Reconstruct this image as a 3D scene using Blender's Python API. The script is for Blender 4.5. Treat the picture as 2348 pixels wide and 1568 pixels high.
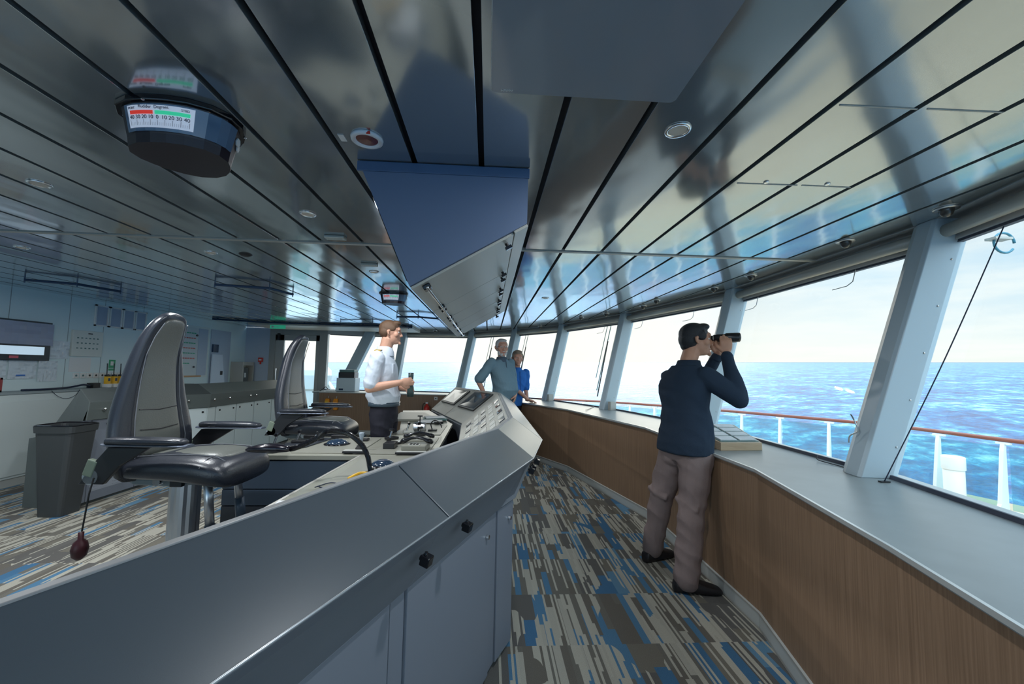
import bpy, bmesh, math, random
from math import pi, sin, cos, radians as rad, hypot
from mathutils import Vector as V, Matrix, Euler, noise
random.seed(7)
for o in list(bpy.data.objects): bpy.data.objects.remove(o)
SC = bpy.context.scene; COL = SC.collection
# ------------------------------------------------------------------ camera, sky, exposure
FPX = 913.0; CX, CY = 1174.0, 784.0; HC = 1.42
CZ, SZ = 2.287, 0.877            # ceiling height, window sill height
_y = V((-54, 63, FPX)).normalized()
_n = _y.cross(V((1, .0195, 0))).normalized()
if _n.y > 0: _n = -_n
_x = _y.cross(_n).normalized()
if _x.x < 0: _x = -_x
RW = Matrix((_x, _y, _n))        # camera (x right, y down, z ahead) -> ship frame
O = V((0, 0, HC))
cam_d = bpy.data.cameras.new('camera'); cam_d.sensor_width = 36; cam_d.lens = 36 * FPX / 2348
cam_d.clip_start = .02; cam_d.clip_end = 60000
cam = bpy.data.objects.new('camera', cam_d); COL.objects.link(cam)
cam.matrix_world = Matrix.Translation(O) @ (RW @ Matrix(((1, 0, 0), (0, -1, 0), (0, 0, -1)))).to_4x4()
SC.camera = cam
SC.view_settings.view_transform = 'Standard'; SC.view_settings.look = 'None'
SC.view_settings.gamma = 1; SC.view_settings.use_curve_mapping = False
SC.view_settings.exposure = 0.92
def ray(u, v): return RW @ V((u - CX, v - CY, FPX))
def atZ(u, v, z): d = ray(u, v); return O + d * ((z - HC) / d.z)
def atY(u, v, y): d = ray(u, v); return O + d * (y / d.y)
def atX(u, v, x): d = ray(u, v); return O + d * (x / d.x)
# the ship heels slightly, so the sea and the sky are tilted against the room
SEA_N = -(RW @ (V((0, 46, FPX)).cross(V((1, 0, 0))))).normalized()
if SEA_N.z < 0: SEA_N = -SEA_N

class NT:
    def __init__(s, nt): s.nt = nt; nt.nodes.clear()
    def n(s, t, **k):
        nd = s.nt.nodes.new(t)
        for a, b in k.items():
            if a.startswith('i_'):
                key = a[2:]; key = int(key) if key.isdigit() else key.replace('_', ' ')
                nd.inputs[key].default_value = b
            else: setattr(nd, a, b)
        return nd
    def l(s, a, b): s.nt.links.new(a, b)
    def math(s, op, a, b=None, clamp=False):
        nd = s.nt.nodes.new('ShaderNodeMath'); nd.operation = op; nd.use_clamp = clamp
        for i, q in enumerate((a, b)):
            if q is None: continue
            if isinstance(q, (int, float)): nd.inputs[i].default_value = q
            else: s.l(q, nd.inputs[i])
        return nd.outputs[0]
    def mix(s, f, a, b, bt='MIX'):
        nd = s.nt.nodes.new('ShaderNodeMix'); nd.data_type = 'RGBA'; nd.blend_type = bt
        for i, q in ((0, f), (6, a), (7, b)):
            if isinstance(q, (int, float)): nd.inputs[i].default_value = q
            elif isinstance(q, tuple): nd.inputs[i].default_value = (*q, 1) if len(q) == 3 else q
            else: s.l(q, nd.inputs[i])
        return nd.outputs[2]
    def ramp(s, f, stops, mode='LINEAR'):
        nd = s.nt.nodes.new('ShaderNodeValToRGB'); cr = nd.color_ramp; cr.interpolation = mode
        while len(cr.elements) < len(stops): cr.elements.new(.5)
        for e, (p, c) in zip(cr.elements, stops):
            e.position = p; e.color = (*c, 1) if len(c) == 3 else c
        if f is not None: s.l(f, nd.inputs[0])
        return nd.outputs[0]
    def xyz(s, x, y, z=0.):
        nd = s.nt.nodes.new('ShaderNodeCombineXYZ')
        for i, q in enumerate((x, y, z)):
            if isinstance(q, (int, float)): nd.inputs[i].default_value = q
            else: s.l(q, nd.inputs[i])
        return nd.outputs[0]
    def sep(s, v):
        nd = s.nt.nodes.new('ShaderNodeSeparateXYZ'); s.l(v, nd.inputs[0]); return nd.outputs
    def noise(s, v, scale, detail=2., rough=.5, out=0):
        nd = s.n('ShaderNodeTexNoise', i_Scale=scale, i_Detail=detail, i_Roughness=rough)
        if v is not None: s.l(v, nd.inputs['Vector'])
        return nd.outputs[out]
    def white(s, v):
        nd = s.n('ShaderNodeTexWhiteNoise', noise_dimensions='3D'); s.l(v, nd.inputs['Vector']); return nd.outputs[0]

W = bpy.data.worlds.new('sky'); SC.world = W; W.use_nodes = True
t = NT(W.node_tree)
tc = t.n('ShaderNodeTexCoord'); d = tc.outputs['Generated']
dot = t.n('ShaderNodeVectorMath', operation='DOT_PRODUCT'); t.l(d, dot.inputs[0]); dot.inputs[1].default_value = SEA_N
el = dot.outputs['Value']
sx, sy, sz = t.sep(d)
glow = t.n('ShaderNodeVectorMath', operation='DOT_PRODUCT'); t.l(d, glow.inputs[0]); glow.inputs[1].default_value = V((-.05, .97, .12)).normalized()
g = t.math('POWER', t.math('MAXIMUM', glow.outputs['Value'], 0.), 3.)
base = t.ramp(el, [(0, (.80, .84, .84)), (.06, (.70, .81, .89)), (.16, (.42, .66, .88)), (.34, (.25, .52, .84)), (1, (.20, .42, .78))])
# thin cloud sheets, stretched along the horizon
pl = t.xyz(t.math('DIVIDE', sx, t.math('ADD', t.math('MAXIMUM', el, 0.), .09)), t.math('DIVIDE', sy, t.math('ADD', t.math('MAXIMUM', el, 0.), .09)))
c1 = t.noise(pl, .85, 7., .62); c2 = t.noise(pl, .3, 3., .5)
cl = t.math('ADD', t.math('MULTIPLY', c1, .65), t.math('MULTIPLY', c2, .35))
clf = t.ramp(cl, [(.42, (0, 0, 0)), (.60, (1, 1, 1))])
base = t.mix(t.math('MULTIPLY', t.n('ShaderNodeSeparateColor').outputs[0] if 0 else t.sep(clf)[0], .62), base, (.90, .92, .92))
hi = t.ramp(el, [(.30, (1, 1, 1)), (.62, (2.6, 2.55, 2.45))])  # sky above the window tops brightened to light the interior
warm = t.ramp(el, [(0, (.94, .92, .88)), (.25, (.94, .94, .93)), (.6, (.90, .91, .90))])
col = t.mix(t.math('MULTIPLY', g, 1.15, True), base, warm)
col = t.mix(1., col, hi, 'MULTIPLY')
hg = t.math('ADD', 1., t.math('MULTIPLY', t.math('MULTIPLY', g, 2.6), t.sep(t.ramp(el, [(.27, (0, 0, 0)), (.42, (1, 1, 1)), (.75, (1, 1, 1)), (.9, (.3, .3, .3))]))[0]))  # extra high glow ahead, out of view, added to silver the sea
col = t.mix(1., col, t.xyz(hg, hg, t.math('MULTIPLY', hg, .96)), 'MULTIPLY')
back = t.ramp(t.math('MULTIPLY', sy, -1.), [(.05, (1, 1, 1)), (.5, (2.2, 2.2, 2.15))])  # unseen sky behind the camera brightened as added fill for the room
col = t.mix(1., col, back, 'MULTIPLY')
low = t.math('LESS_THAN', el, -.0005)
col = t.mix(low, col, (.10, .24, .34))
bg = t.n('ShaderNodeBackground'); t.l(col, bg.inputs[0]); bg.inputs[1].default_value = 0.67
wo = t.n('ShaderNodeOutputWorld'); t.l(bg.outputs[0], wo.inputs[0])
sun_d = bpy.data.lights.new('hazy_sun', 'SUN'); sun_d.energy = 0.35; sun_d.angle = rad(40); sun_d.color = (1, .93, .80)
sun = bpy.data.objects.new('hazy_sun', sun_d); COL.objects.link(sun)
sun.rotation_euler = V((-.22, -.88, -.30)).to_track_quat('-Z', 'Y').to_euler()

# ------------------------------------------------------------------ materials
MATS = {}
def mat(name, col=(.5, .5, .5), rough=.5, metal=0., spec=.5, bump=None, vary=None, coat=0., emit=None, es=1., alpha=None):
    if name in MATS: return MATS[name]
    m = bpy.data.materials.new(name); m.use_nodes = True; t = NT(m.node_tree)
    p = t.n('ShaderNodeBsdfPrincipled'); o = t.n('ShaderNodeOutputMaterial'); t.l(p.outputs[0], o.inputs[0])
    p.inputs['Base Color'].default_value = (*col, 1); p.inputs['Roughness'].default_value = rough
    p.inputs['Metallic'].default_value = metal; p.inputs['Specular IOR Level'].default_value = spec
    if coat: p.inputs['Coat Weight'].default_value = coat; p.inputs['Coat Roughness'].default_value = .08
    if emit: p.inputs['Emission Color'].default_value = (*emit, 1); p.inputs['Emission Strength'].default_value = es
    tc = None
    if bump or vary: tc = t.n('ShaderNodeTexCoord').outputs['Object']
    if bump:
        sc, st = bump; nz = t.noise(tc, sc, 3.)
        b = t.n('ShaderNodeBump', i_Strength=st, i_Distance=.01); t.l(nz, b.inputs['Height']); t.l(b.outputs[0], p.inputs['Normal'])
    if vary:
        sc, am = vary; nz = t.noise(tc, sc, 3.)
        a = tuple(max(0, c * (1 - am)) for c in col); b2 = tuple(min(1, c * (1 + am)) for c in col)
        t.l(t.mix(nz, a, b2), p.inputs['Base Color'])
    MATS[name] = m; return m
def wood(name, c1, c2, rough=.45, axis='Z'):
    if name in MATS: return MATS[name]
    m = bpy.data.materials.new(name); m.use_nodes = True; t = NT(m.node_tree)
    p = t.n('ShaderNodeBsdfPrincipled', i_Roughness=rough); o = t.n('ShaderNodeOutputMaterial'); t.l(p.outputs[0], o.inputs[0])
    tc = t.n('ShaderNodeTexCoord'); mp = t.n('ShaderNodeMapping'); t.l(tc.outputs['Object'], mp.inputs[0])
    mp.inputs['Scale'].default_value = (60, 60, 1.2) if axis == 'Z' else ((1.5, 50, 50) if axis == 'X' else (50, 1.5, 50))
    n1 = t.noise(mp.outputs[0], 2.2, 5., .6)
    t.l(t.ramp(n1, [(.3, c1), (.7, c2)]), p.inputs['Base Color'])
    MATS[name] = m; return m
M_ceil = None
def ceil_mat():
    m = bpy.data.materials.new('satin_ceiling_metal'); m.use_nodes = True; t = NT(m.node_tree)
    p = t.n('ShaderNodeBsdfPrincipled', i_Roughness=.16); o = t.n('ShaderNodeOutputMaterial'); t.l(p.outputs[0], o.inputs[0])
    p.inputs['Base Color'].default_value = (.28, .33, .36, 1); p.inputs['Specular IOR Level'].default_value = .9; p.inputs['Coat Weight'].default_value = 1.; p.inputs['Coat IOR'].default_value = 1.9; p.inputs['Coat Roughness'].default_value = .10
    p.inputs['Metallic'].default_value = .6
    tc = t.n('ShaderNodeTexCoord').outputs['Object']
    mp = t.n('ShaderNodeMapping'); t.l(tc, mp.inputs[0]); mp.inputs['Scale'].default_value = (2.4, 1.1, 1)
    nz = t.noise(mp.outputs[0], 1.3, 1.5)
    b = t.n('ShaderNodeBump', i_Strength=.30, i_Distance=.03); t.l(nz, b.inputs['Height']); t.l(b.outputs[0], p.inputs['Normal']); t.l(b.outputs[0], p.inputs['Coat Normal'])
    return m
def carpet_mat():
    m = bpy.data.materials.new('striped_carpet'); m.use_nodes = True; t = NT(m.node_tree)
    p = t.n('ShaderNodeBsdfPrincipled', i_Roughness=.95); o = t.n('ShaderNodeOutputMaterial'); t.l(p.outputs[0], o.inputs[0])
    p.inputs['Specular IOR Level'].default_value = .1
    x, y, _ = t.sep(t.n('ShaderNodeTexCoord').outputs['Object'])
    T = .47
    row = t.math('FLOOR', t.math('DIVIDE', t.math('ADD', y, 5.37), T))
    fy = t.math('FRACT', t.math('DIVIDE', t.math('ADD', y, 5.37), T))
    xo = t.math('ADD', x, t.math('MULTIPLY', row, .137))
    def layer(w, segs, seed):
        c = t.math('FLOOR', t.math('DIVIDE', xo, w))
        ph = t.white(t.xyz(c, row, seed))
        sg = t.math('FLOOR', t.math('ADD', t.math('MULTIPLY', fy, segs), t.math('MULTIPLY', ph, .9)))
        return t.white(t.xyz(c, t.math('ADD', t.math('MULTIPLY', row, 7.), sg), seed + 3.3)), c
    a, _c = layer(.078, 1.15, 1.); b, _c = layer(.039, 1.3, 5.); f, fc = layer(.0125, 1.2, 9.)
    blk = [(0, (.155, .150, .145)), (.34, (.08, .20, .36)), (.50, (.15, .30, .45)), (.62, (.22, .205, .175)), (.80, (.48, .46, .40)), (.90, (.17, .165, .16))]
    ca = t.ramp(a, blk, 'CONSTANT')
    cb = t.ramp(b, [(0, (.18, .165, .145)), (.35, (.11, .25, .41)), (.55, (.20, .19, .17)), (.85, (.50, .48, .42))], 'CONSTANT')
    c = t.mix(t.math('GREATER_THAN', t.white(t.xyz(t.math('FLOOR', t.math('DIVIDE', xo, .156)), row, 2.)), .5), ca, cb)
    wide = t.math('GREATER_THAN', t.noise(t.xyz(t.math('MULTIPLY', x, 1.), t.math('MULTIPLY', y, .5)), 3.), .42)
    c = t.mix(t.math('MULTIPLY', t.math('GREATER_THAN', f, .66), wide), c, (.54, .52, .45))
    nz = t.noise(t.n('ShaderNodeTexCoord').outputs['Object'], 420., 2.)
    c = t.mix(.5, c, t.ramp(nz, [(.3, (.25, .25, .25)), (.7, (.75, .75, .75))]), 'OVERLAY')
    c = t.mix(1., c, (.82, .82, .80), 'MULTIPLY'); t.l(c, p.inputs['Base Color'])
    b = t.n('ShaderNodeBump', i_Strength=.5, i_Distance=.004); t.l(nz, b.inputs['Height']); t.l(b.outputs[0], p.inputs['Normal'])
    return m
def sea_mat():
    m = bpy.data.materials.new('open_sea'); m.use_nodes = True; t = NT(m.node_tree)
    p = t.n('ShaderNodeBsdfPrincipled', i_Roughness=.22, i_IOR=1.33); o = t.n('ShaderNodeOutputMaterial'); t.l(p.outputs[0], o.inputs[0])
    tc = t.n('ShaderNodeTexCoord').outputs['Object']
    mp = t.n('ShaderNodeMapping'); t.l(tc, mp.inputs[0]); mp.inputs['Rotation'].default_value = (0, 0, rad(-28)); mp.inputs['Scale'].default_value = (1., .55, 1.)
    n1 = t.noise(mp.outputs[0], .030, 6., .62); n2 = t.noise(mp.outputs[0], .14, 8., .72); n3 = t.noise(mp.outputs[0], .007, 4., .6)
    h = t.math('ADD', t.math('MULTIPLY', n1, 5.), t.math('ADD', t.math('MULTIPLY', n2, 2.2), t.math('MULTIPLY', n3, 9.)))
    b = t.n('ShaderNodeBump', i_Strength=1., i_Distance=1.0); t.l(h, b.inputs['Height']); t.l(b.outputs[0], p.inputs['Normal'])
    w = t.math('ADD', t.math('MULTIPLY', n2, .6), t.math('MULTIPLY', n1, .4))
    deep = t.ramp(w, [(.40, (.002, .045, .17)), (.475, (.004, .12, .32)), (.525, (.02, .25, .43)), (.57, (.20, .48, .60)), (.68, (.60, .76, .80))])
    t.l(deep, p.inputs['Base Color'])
    return m
def glass_mat(name, tint=(1, 1, 1), refl=.06, transp=1.):
    if name in MATS: return MATS[name]
    m = bpy.data.materials.new(name); m.use_nodes = True; t = NT(m.node_tree)
    tr = t.n('ShaderNodeBsdfTransparent'); tr.inputs[0].default_value = (*tint, 1)
    gl = t.n('ShaderNodeBsdfGlossy', i_Roughness=.02); lw = t.n('ShaderNodeLayerWeight', i_Blend=.12)
    mx = t.n('ShaderNodeMixShader'); t.l(t.math('ADD', t.math('MULTIPLY', lw.outputs['Fresnel'], .5), refl * .3, True), mx.inputs[0])
    t.l(tr.outputs[0], mx.inputs[1]); t.l(gl.outputs[0], mx.inputs[2])
    o = t.n('ShaderNodeOutputMaterial'); t.l(mx.outputs[0], o.inputs[0]); MATS[name] = m; return m

# ------------------------------------------------------------------ mesh helpers
class B:
    def __init__(s): s.v = []; s.f = []
    def add(s, vs, fs):
        n = len(s.v); s.v += [V(p) for p in vs]; s.f += [tuple(i + n for i in f) for f in fs]; return s
    def box(s, c, d, rz=0., rot=None):
        c = V(c); h = V(d) / 2; R = rot if rot is not None else Matrix.Rotation(rz, 3, 'Z')
        vs = [c + R @ V((x * h.x, y * h.y, z * h.z)) for x in (-1, 1) for y in (-1, 1) for z in (-1, 1)]
        return s.add(vs, [(0, 1, 3, 2), (4, 6, 7, 5), (0, 4, 5, 1), (2, 3, 7, 6), (0, 2, 6, 4), (1, 5, 7, 3)])
    def bx(s, a, b): a = V(a); b = V(b); return s.box((a + b) / 2, (abs(b.x - a.x), abs(b.y - a.y), abs(b.z - a.z)))
    def prism(s, poly, z0, z1):
        n = len(poly); s.add([(p[0], p[1], z0) for p in poly] + [(p[0], p[1], z1) for p in poly],
            [tuple(range(n - 1, -1, -1)), tuple(range(n, 2 * n))] + [(i, (i + 1) % n, n + (i + 1) % n, n + i) for i in range(n)]); return s
    def loft(s, rings, caps=True, closed=False):
        k = len(rings[0]); fs = []; vs = [p for r in rings for p in r]; m = len(rings)
        for i in range(m if closed else m - 1):
            for j in range(k): a = i * k + j; b = i * k + (j + 1) % k; c = ((i + 1) % m) * k; fs.append((a, b, c + (j + 1) % k, c + j))
        if caps and not closed: fs += [tuple(range(k - 1, -1, -1)), tuple(range((m - 1) * k, m * k))]
        return s.add(vs, fs)
    def tube(s, path, r, n=10, caps=True, flat=1., up=None):
        path = [V(p) for p in path]; rr = r if isinstance(r, (list, tuple)) else [r] * len(path); rings = []; pu = None
        for i, p in enumerate(path):
            d = (path[min(i + 1, len(path) - 1)] - path[max(i - 1, 0)])
            d = d.normalized() if d.length > 1e-9 else V((0, 0, 1))
            if pu is None: pu = V(up) if up is not None else (V((0, 0, 1)) if abs(d.z) < .9 else V((1, 0, 0)))
            a = d.cross(pu); a = a.normalized() if a.length > 1e-6 else V((1, 0, 0)); b = a.cross(d).normalized(); pu = b
            rings.append([p + a * cos(2 * pi * j / n) * rr[i] + b * sin(2 * pi * j / n) * rr[i] * flat for j in range(n)])
        return s.loft(rings, caps)
    def lathe(s, c, prof, n=24, axis='Z'):
        c = V(c); rings = []
        for r, h in prof:
            rings.append([c + (V((r * cos(2 * pi * j / n), r * sin(2 * pi * j / n), h)) if axis == 'Z' else (V((h, r * cos(2 * pi * j / n), r * sin(2 * pi * j / n))) if axis == 'X' else V((r * cos(2 * pi * j / n), h, r * sin(2 * pi * j / n))))) for j in range(n)])
        return s.loft(rings, caps=False)
    def ell(s, c, r, R=None, n=16, m=10):
        c = V(c); R = R or Matrix.Identity(3); rings = []
        for i in range(m + 1):
            a = -pi / 2 + pi * i / m; k = max(cos(a), .02)
            rings.append([c + R @ V((r[0] * k * cos(2 * pi * j / n), r[1] * k * sin(2 * pi * j / n), r[2] * sin(a))) for j in range(n)])
        return s.loft(rings)
    def build(s, name, m, parent=None, smooth=False, bevel=0., sub=0, seg=2, **tags):
        me = bpy.data.meshes.new(name); off = V((0, 0, 0)); q = parent
        while q is not None: off += q.location; q = q.parent
        me.from_pydata([p - off for p in s.v], [], s.f); me.validate()
        bm = bmesh.new(); bm.from_mesh(me); bmesh.ops.recalc_face_normals(bm, faces=bm.faces); bm.to_mesh(me); bm.free()
        o = bpy.data.objects.new(name, me); COL.objects.link(o); o.parent = parent
        if isinstance(m, str): m = MATS[m]
        me.materials.append(m)
        if smooth:
            for p in me.polygons: p.use_smooth = True
        if bevel:
            bv = o.modifiers.new('bevel', 'BEVEL'); bv.width = bevel; bv.segments = seg; bv.limit_method = 'ANGLE'
        if sub:
            ss = o.modifiers.new('sub', 'SUBSURF'); ss.levels = sub; ss.render_levels = sub
        for k, v in tags.items(): o[k] = v
        return o
def text(name, body, size, c, xdir, updir, m, parent=None, ext=.0004, ax='CENTER'):
    cu = bpy.data.curves.new(name, 'FONT'); cu.body = body; cu.size = size; cu.extrude = ext; cu.align_x = ax; cu.align_y = 'CENTER'
    to = bpy.data.objects.new(name + '_t', cu); COL.objects.link(to)
    bpy.context.view_layer.update()
    me = bpy.data.meshes.new_from_object(to.evaluated_get(bpy.context.evaluated_depsgraph_get())); bpy.data.objects.remove(to)
    xd = V(xdir).normalized(); ud = V(updir); ud = (ud - xd * ud.dot(xd)).normalized(); nd = xd.cross(ud)
    off = V((0, 0, 0)); q = parent
    while q is not None: off += q.location; q = q.parent
    for vv in me.vertices: p = vv.co.copy(); vv.co = V(c) - off + xd * p.x + ud * p.y + nd * p.z
    me.materials.clear(); me.materials.append(MATS[m] if isinstance(m, str) else m)
    o = bpy.data.objects.new(name, me); COL.objects.link(o); o.parent = parent; return o
def thing(name, label, cat, loc=(0, 0, 0), group=None):
    o = bpy.data.objects.new(name, None); o.empty_display_size = .05; COL.objects.link(o); o.location = loc
    o['label'] = label; o['category'] = cat
    if group: o['group'] = group
    return o
def tag(o, label, cat, group=None):
    o['label'] = label; o['category'] = cat
    if group: o['group'] = group
    return o
def S(o): o['kind'] = 'structure'; return o
KIDS = {}
def kids(o): return [c for c in COL.objects if c.parent == o]
def dup(o, loc=None, rz=None, label=None, group=None, parent=None, delta=None):
    c = o.copy(); COL.objects.link(c); c.parent = parent
    if loc is not None: c.location = loc
    if delta is not None: c.location = o.location + V(delta)
    if rz is not None: c.rotation_euler = (0, 0, rz)
    if label: c['label'] = label
    if group: c['group'] = group
    for ch in kids(o): dup(ch, parent=c)
    return c
def offset(poly, d):
    """offset an open plan polyline to its right by d (d<0: left), mitred"""
    P = [V((p[0], p[1])) for p in poly]; out = []
    for i, p in enumerate(P):
        ns = []
        if i > 0: e = (P[i] - P[i - 1]).normalized(); ns.append(V((e.y, -e.x)))
        if i < len(P) - 1: e = (P[i + 1] - P[i]).normalized(); ns.append(V((e.y, -e.x)))
        if len(ns) == 1: out.append(p + ns[0] * d)
        else: b = (ns[0] + ns[1]).normalized(); out.append(p + b * (d / max(b.dot(ns[0]), .3)))
    return out
def lerp(a, b, t): return a + (b - a) * t
# base palette
mat('grey_powder', (.12, .14, .17), .38, bump=(900, .05)); mat('light_panel', (.52, .53, .50), .35); mat('dark_grey', (.075, .085, .10), .5, bump=(600, .08))
mat('door_grey', (.19, .215, .26), .42); mat('white_panel', (.68, .76, .76), .45); mat('black', (.012, .012, .014), .35); mat('black_gloss', (.01, .01, .013), .12)
mat('leather', (.020, .024, .034), .30, bump=(160, .12), spec=.6); mat('leather_insert_lit', (.10, .108, .098), .38, bump=(120, .12), spec=.7)  # grey insert leather made paler: window reflections put into its colour
mat('aluminium', (.55, .57, .60), .3, .9); mat('steel', (.6, .6, .6), .2, 1.); mat('chrome', (.8, .8, .8), .1, 1.)
mat('beige_alu', (.46, .45, .41), .4, .2); mat('pillar_paint', (.46, .56, .62), .35); mat('header_paint', (.44, .43, .41), .45)
mat('sill_laminate', (.27, .31, .32), .30, vary=(8, .12)); mat('wall_paint', (.68, .82, .85), .5); mat('wall_blue', (.46, .54, .66), .5)
mat('desk_top', (.30, .30, .25), .28, coat=.3); mat('paper', (.75, .77, .78), .6); mat('white', (.75, .76, .75), .4); mat('screen', (.05, .06, .08), .08, coat=.5)
mat('red', (.60, .03, .02), .35); mat('orange', (.85, .30, .01), .45); mat('yellow', (.80, .45, .02), .45); mat('green', (.02, .35, .15), .45); mat('blue', (.02, .15, .55), .4)
mat('blueblack', (.02, .05, .11), .25); mat('lilac_film', (.30, .33, .44), .3); mat('pale_film', (.62, .70, .76), .25, bump=(9, .9)); mat('seal', (.05, .06, .09), .5)
mat('gap_dark', (.006, .008, .016), .7); mat('rubber', (.015, .015, .015), .7); mat('teal_grey', (.10, .20, .20), .45)
wood('oak_panel', (.22, .135, .08), (.33, .21, .13)); wood('oak_light', (.42, .30, .19), (.55, .42, .28), axis='X'); wood('teak_deck', (.36, .27, .17), (.48, .36, .22), axis='Y')
mat('handrail_wood', (.22, .06, .035), .35)
glass_mat('window_glass', (.97, .985, .98)); glass_mat('rail_glass', (.72, .90, .90), .1)
mat('cable', (.01, .02, .05), .5)
# ------------------------------------------------------------------ sea and outside
b = B(); b.add([(-30000, -30000, 0), (30000, -30000, 0), (30000, 30000, 0), (-30000, 30000, 0)], [(0, 1, 2, 3)])
MATS['sea'] = sea_mat(); sea = b.build('sea', 'sea'); sea.location = O - SEA_N * 24; sea.rotation_euler = SEA_N.to_track_quat('Z', 'Y').to_euler()
sea['kind'] = 'structure'
# ------------------------------------------------------------------ setting
MATS['carpet'] = carpet_mat(); MATS['ceil'] = ceil_mat()
KP = [(.62, -1.1), (1.32, 1.25), (1.56, 2.25), (1.58, 3.92), (1.15, 5.66), (.44, 7.05), (-.9, 8.5), (-3.6, 8.8)]        # front of the wooden breastwork
BP = [(1.30, -1.4), (1.78, .33), (2.19, 2.14), (2.24, 3.95), (1.79, 5.80), (1.14, 7.32), (.34, 8.3), (-.62, 9.1), (-2.15, 9.4), (-3.35, 9.45), (-3.75, 9.45)]
TP = [(1.55, -1.4), (2.08, .20), (2.58, 2.03), (2.60, 3.92), (2.12, 5.84), (1.47, 7.45), (.64, 8.62), (-.36, 9.5), (-2.04, 9.8), (-2.85, 9.85), (-3.75, 9.5)]
XL = -5.6; YB = 9.5
fl = B(); fl.add([(XL - .3, -1.5, 0), (1.7, -1.5, 0), (1.9, 4.2, 0), (1.2, 7.6, 0), (-.6, 9.4, 0), (XL - .3, YB + .3, 0)], [(0, 1, 2, 3, 4, 5)])
fl.add([(XL - .3, -1.5, -.05), (1.7, -1.5, -.05), (1.9, 4.2, -.05), (1.2, 7.6, -.05), (-.6, 9.4, -.05), (XL - .3, YB + .3, -.05)], [(5, 4, 3, 2, 1, 0)])
S(fl.build('floor', 'carpet'))
# ceiling: metal strips with open joints under a dark backing
def tp_at(x, hi=True):
    """largest Y on the ceiling outline at this X"""
    ys = []
    for (x0, y0), (x1, y1) in zip(TP[:-1], TP[1:]):
        if (x0 - x) * (x1 - x) <= 0 and abs(x0 - x1) > 1e-6: ys.append(y0 + (y1 - y0) * (x - x0) / (x1 - x0))
    return (max(ys) if ys else None), (min(ys) if len(ys) > 1 else -1.4)
cb = B(); PITCH = .282; X0 = .232; GAP = .023; JY = 2.82
for k in range(-21, 9):
    xa = X0 + k * PITCH + GAP / 2; xb = xa + PITCH - GAP; xb = min(xb, 2.595)
    if xa < XL - .05: xa = XL - .05
    if xb <= xa: continue
    ya, la = tp_at(xa) if xa > -3.7 else (YB, -1.4); yb, lb = tp_at(xb) if xb > -3.7 else (YB, -1.4)
    if ya is None or yb is None: continue
    ya -= .02; yb -= .02
    for (a0, b0, a1, b1) in ((max(la, -1.4), max(lb, -1.4), JY - .022, JY - .022), (JY + .022, JY + .022, ya, yb)):
        if a1 - a0 < .02 and b1 - b0 < .02: continue
        if a0 > a1: a0 = a1 - .001
        if b0 > b1: b0 = b1 - .001
        cb.add([(xa, a0, CZ), (xb, b0, CZ), (xb, b1, CZ), (xa, a1, CZ), (xa, a0, CZ + .03), (xb, b0, CZ + .03), (xb, b1, CZ + .03), (xa, a1, CZ + .03)],
               [(3, 2, 1, 0), (4, 5, 6, 7), (0, 1, 5, 4), (1, 2, 6, 5), (2, 3, 7, 6), (3, 0, 4, 7)])
ceil = S(cb.build('ceiling', 'ceil', bevel=.003, seg=1))
bk = B(); out = [(XL - .05, -1.4), (1.55, -1.4)] + [(p[0] - .02, p[1]) for p in TP[1:-1]] + [(-3.75, 9.5), (XL - .05, 9.5)]
bk.prism(out, CZ + .032, CZ + .06); o = bk.build('ceiling_backing', 'gap_dark', ceil)
jb = B(); jb.box((-1.5, JY, CZ + .004), (8.2, .034, .02)); jb.build('joint_profile', 'beige_alu', ceil)
S(B().bx((XL - .05, -4.6, CZ), (1.6, -1.41, CZ + .06)).build('ceiling_aft', 'ceil')); S(B().bx((XL - .3, -4.6, -.05), (1.7, -1.51, 0)).build('floor_aft', 'carpet'))
sm_ = mat('panel_seam', (.50, .48, .43), .5)
for (u0, v0), (u1, v1) in (((1925, 241), (2103, 250)), ((2126, 250), (2300, 258)), ((1690, 420), (1828, 425)), ((1838, 425), (1950, 430))):
    p0, p1 = atZ(u0, v0, CZ - .001), atZ(u1, v1, CZ - .001); B().box((p0 + p1) / 2, ((p1 - p0).length, .004, .003), math.atan2((p1 - p0).y, (p1 - p0).x)).build('access_seam', sm_, ceil)
# breastwork under the windows
def wallstrip(bd, A, za, Bp, zb):
    for i in range(len(A) - 1):
        bd.add([(*A[i][:2], za), (*A[i + 1][:2], za), (*Bp[i + 1][:2], zb), (*Bp[i][:2], zb)], [(0, 1, 2, 3)])
w = B(); wallstrip(w, KP, .0, KP, SZ - .02); KP2 = offset(KP, .03); wallstrip(w, KP2, 0., KP2, SZ - .02)
S(w.build('wall_front', 'oak_panel'))
sl = B()
nK, nB = len(KP), len(BP)
Ko = offset(KP, -.012)
poly = [tuple(p) for p in Ko] + [(-3.75, 8.8)] + list(reversed([tuple(p) for p in offset(BP, .12)]))
sl.prism(poly, SZ - .022, SZ)
sill = sl.build('window_sill', 'sill_laminate'); S(sill)
eb = B(); a = offset(KP, -.02); wallstrip(eb, a, SZ - .014, a, SZ + .002); b2 = offset(KP, -.008); wallstrip(eb, a, SZ + .002, b2, SZ + .002)
S(eb.build('trim_1', mat('edge_metal', (.72, .74, .72), .3, .5)))
bb = B(); a = offset(KP, -.012); wallstrip(bb, a, .0, a, .085); wallstrip(bb, a, .085, KP, .088)
S(bb.build('baseboard_front', mat('baseboard', (.50, .52, .50), .4)))
tb = B(); a = offset(KP, -.016); wallstrip(tb, a, .003, a, .012); wallstrip(tb, a, .080, a, .088); S(tb.build('trim_2', 'beige_alu'))
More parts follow.
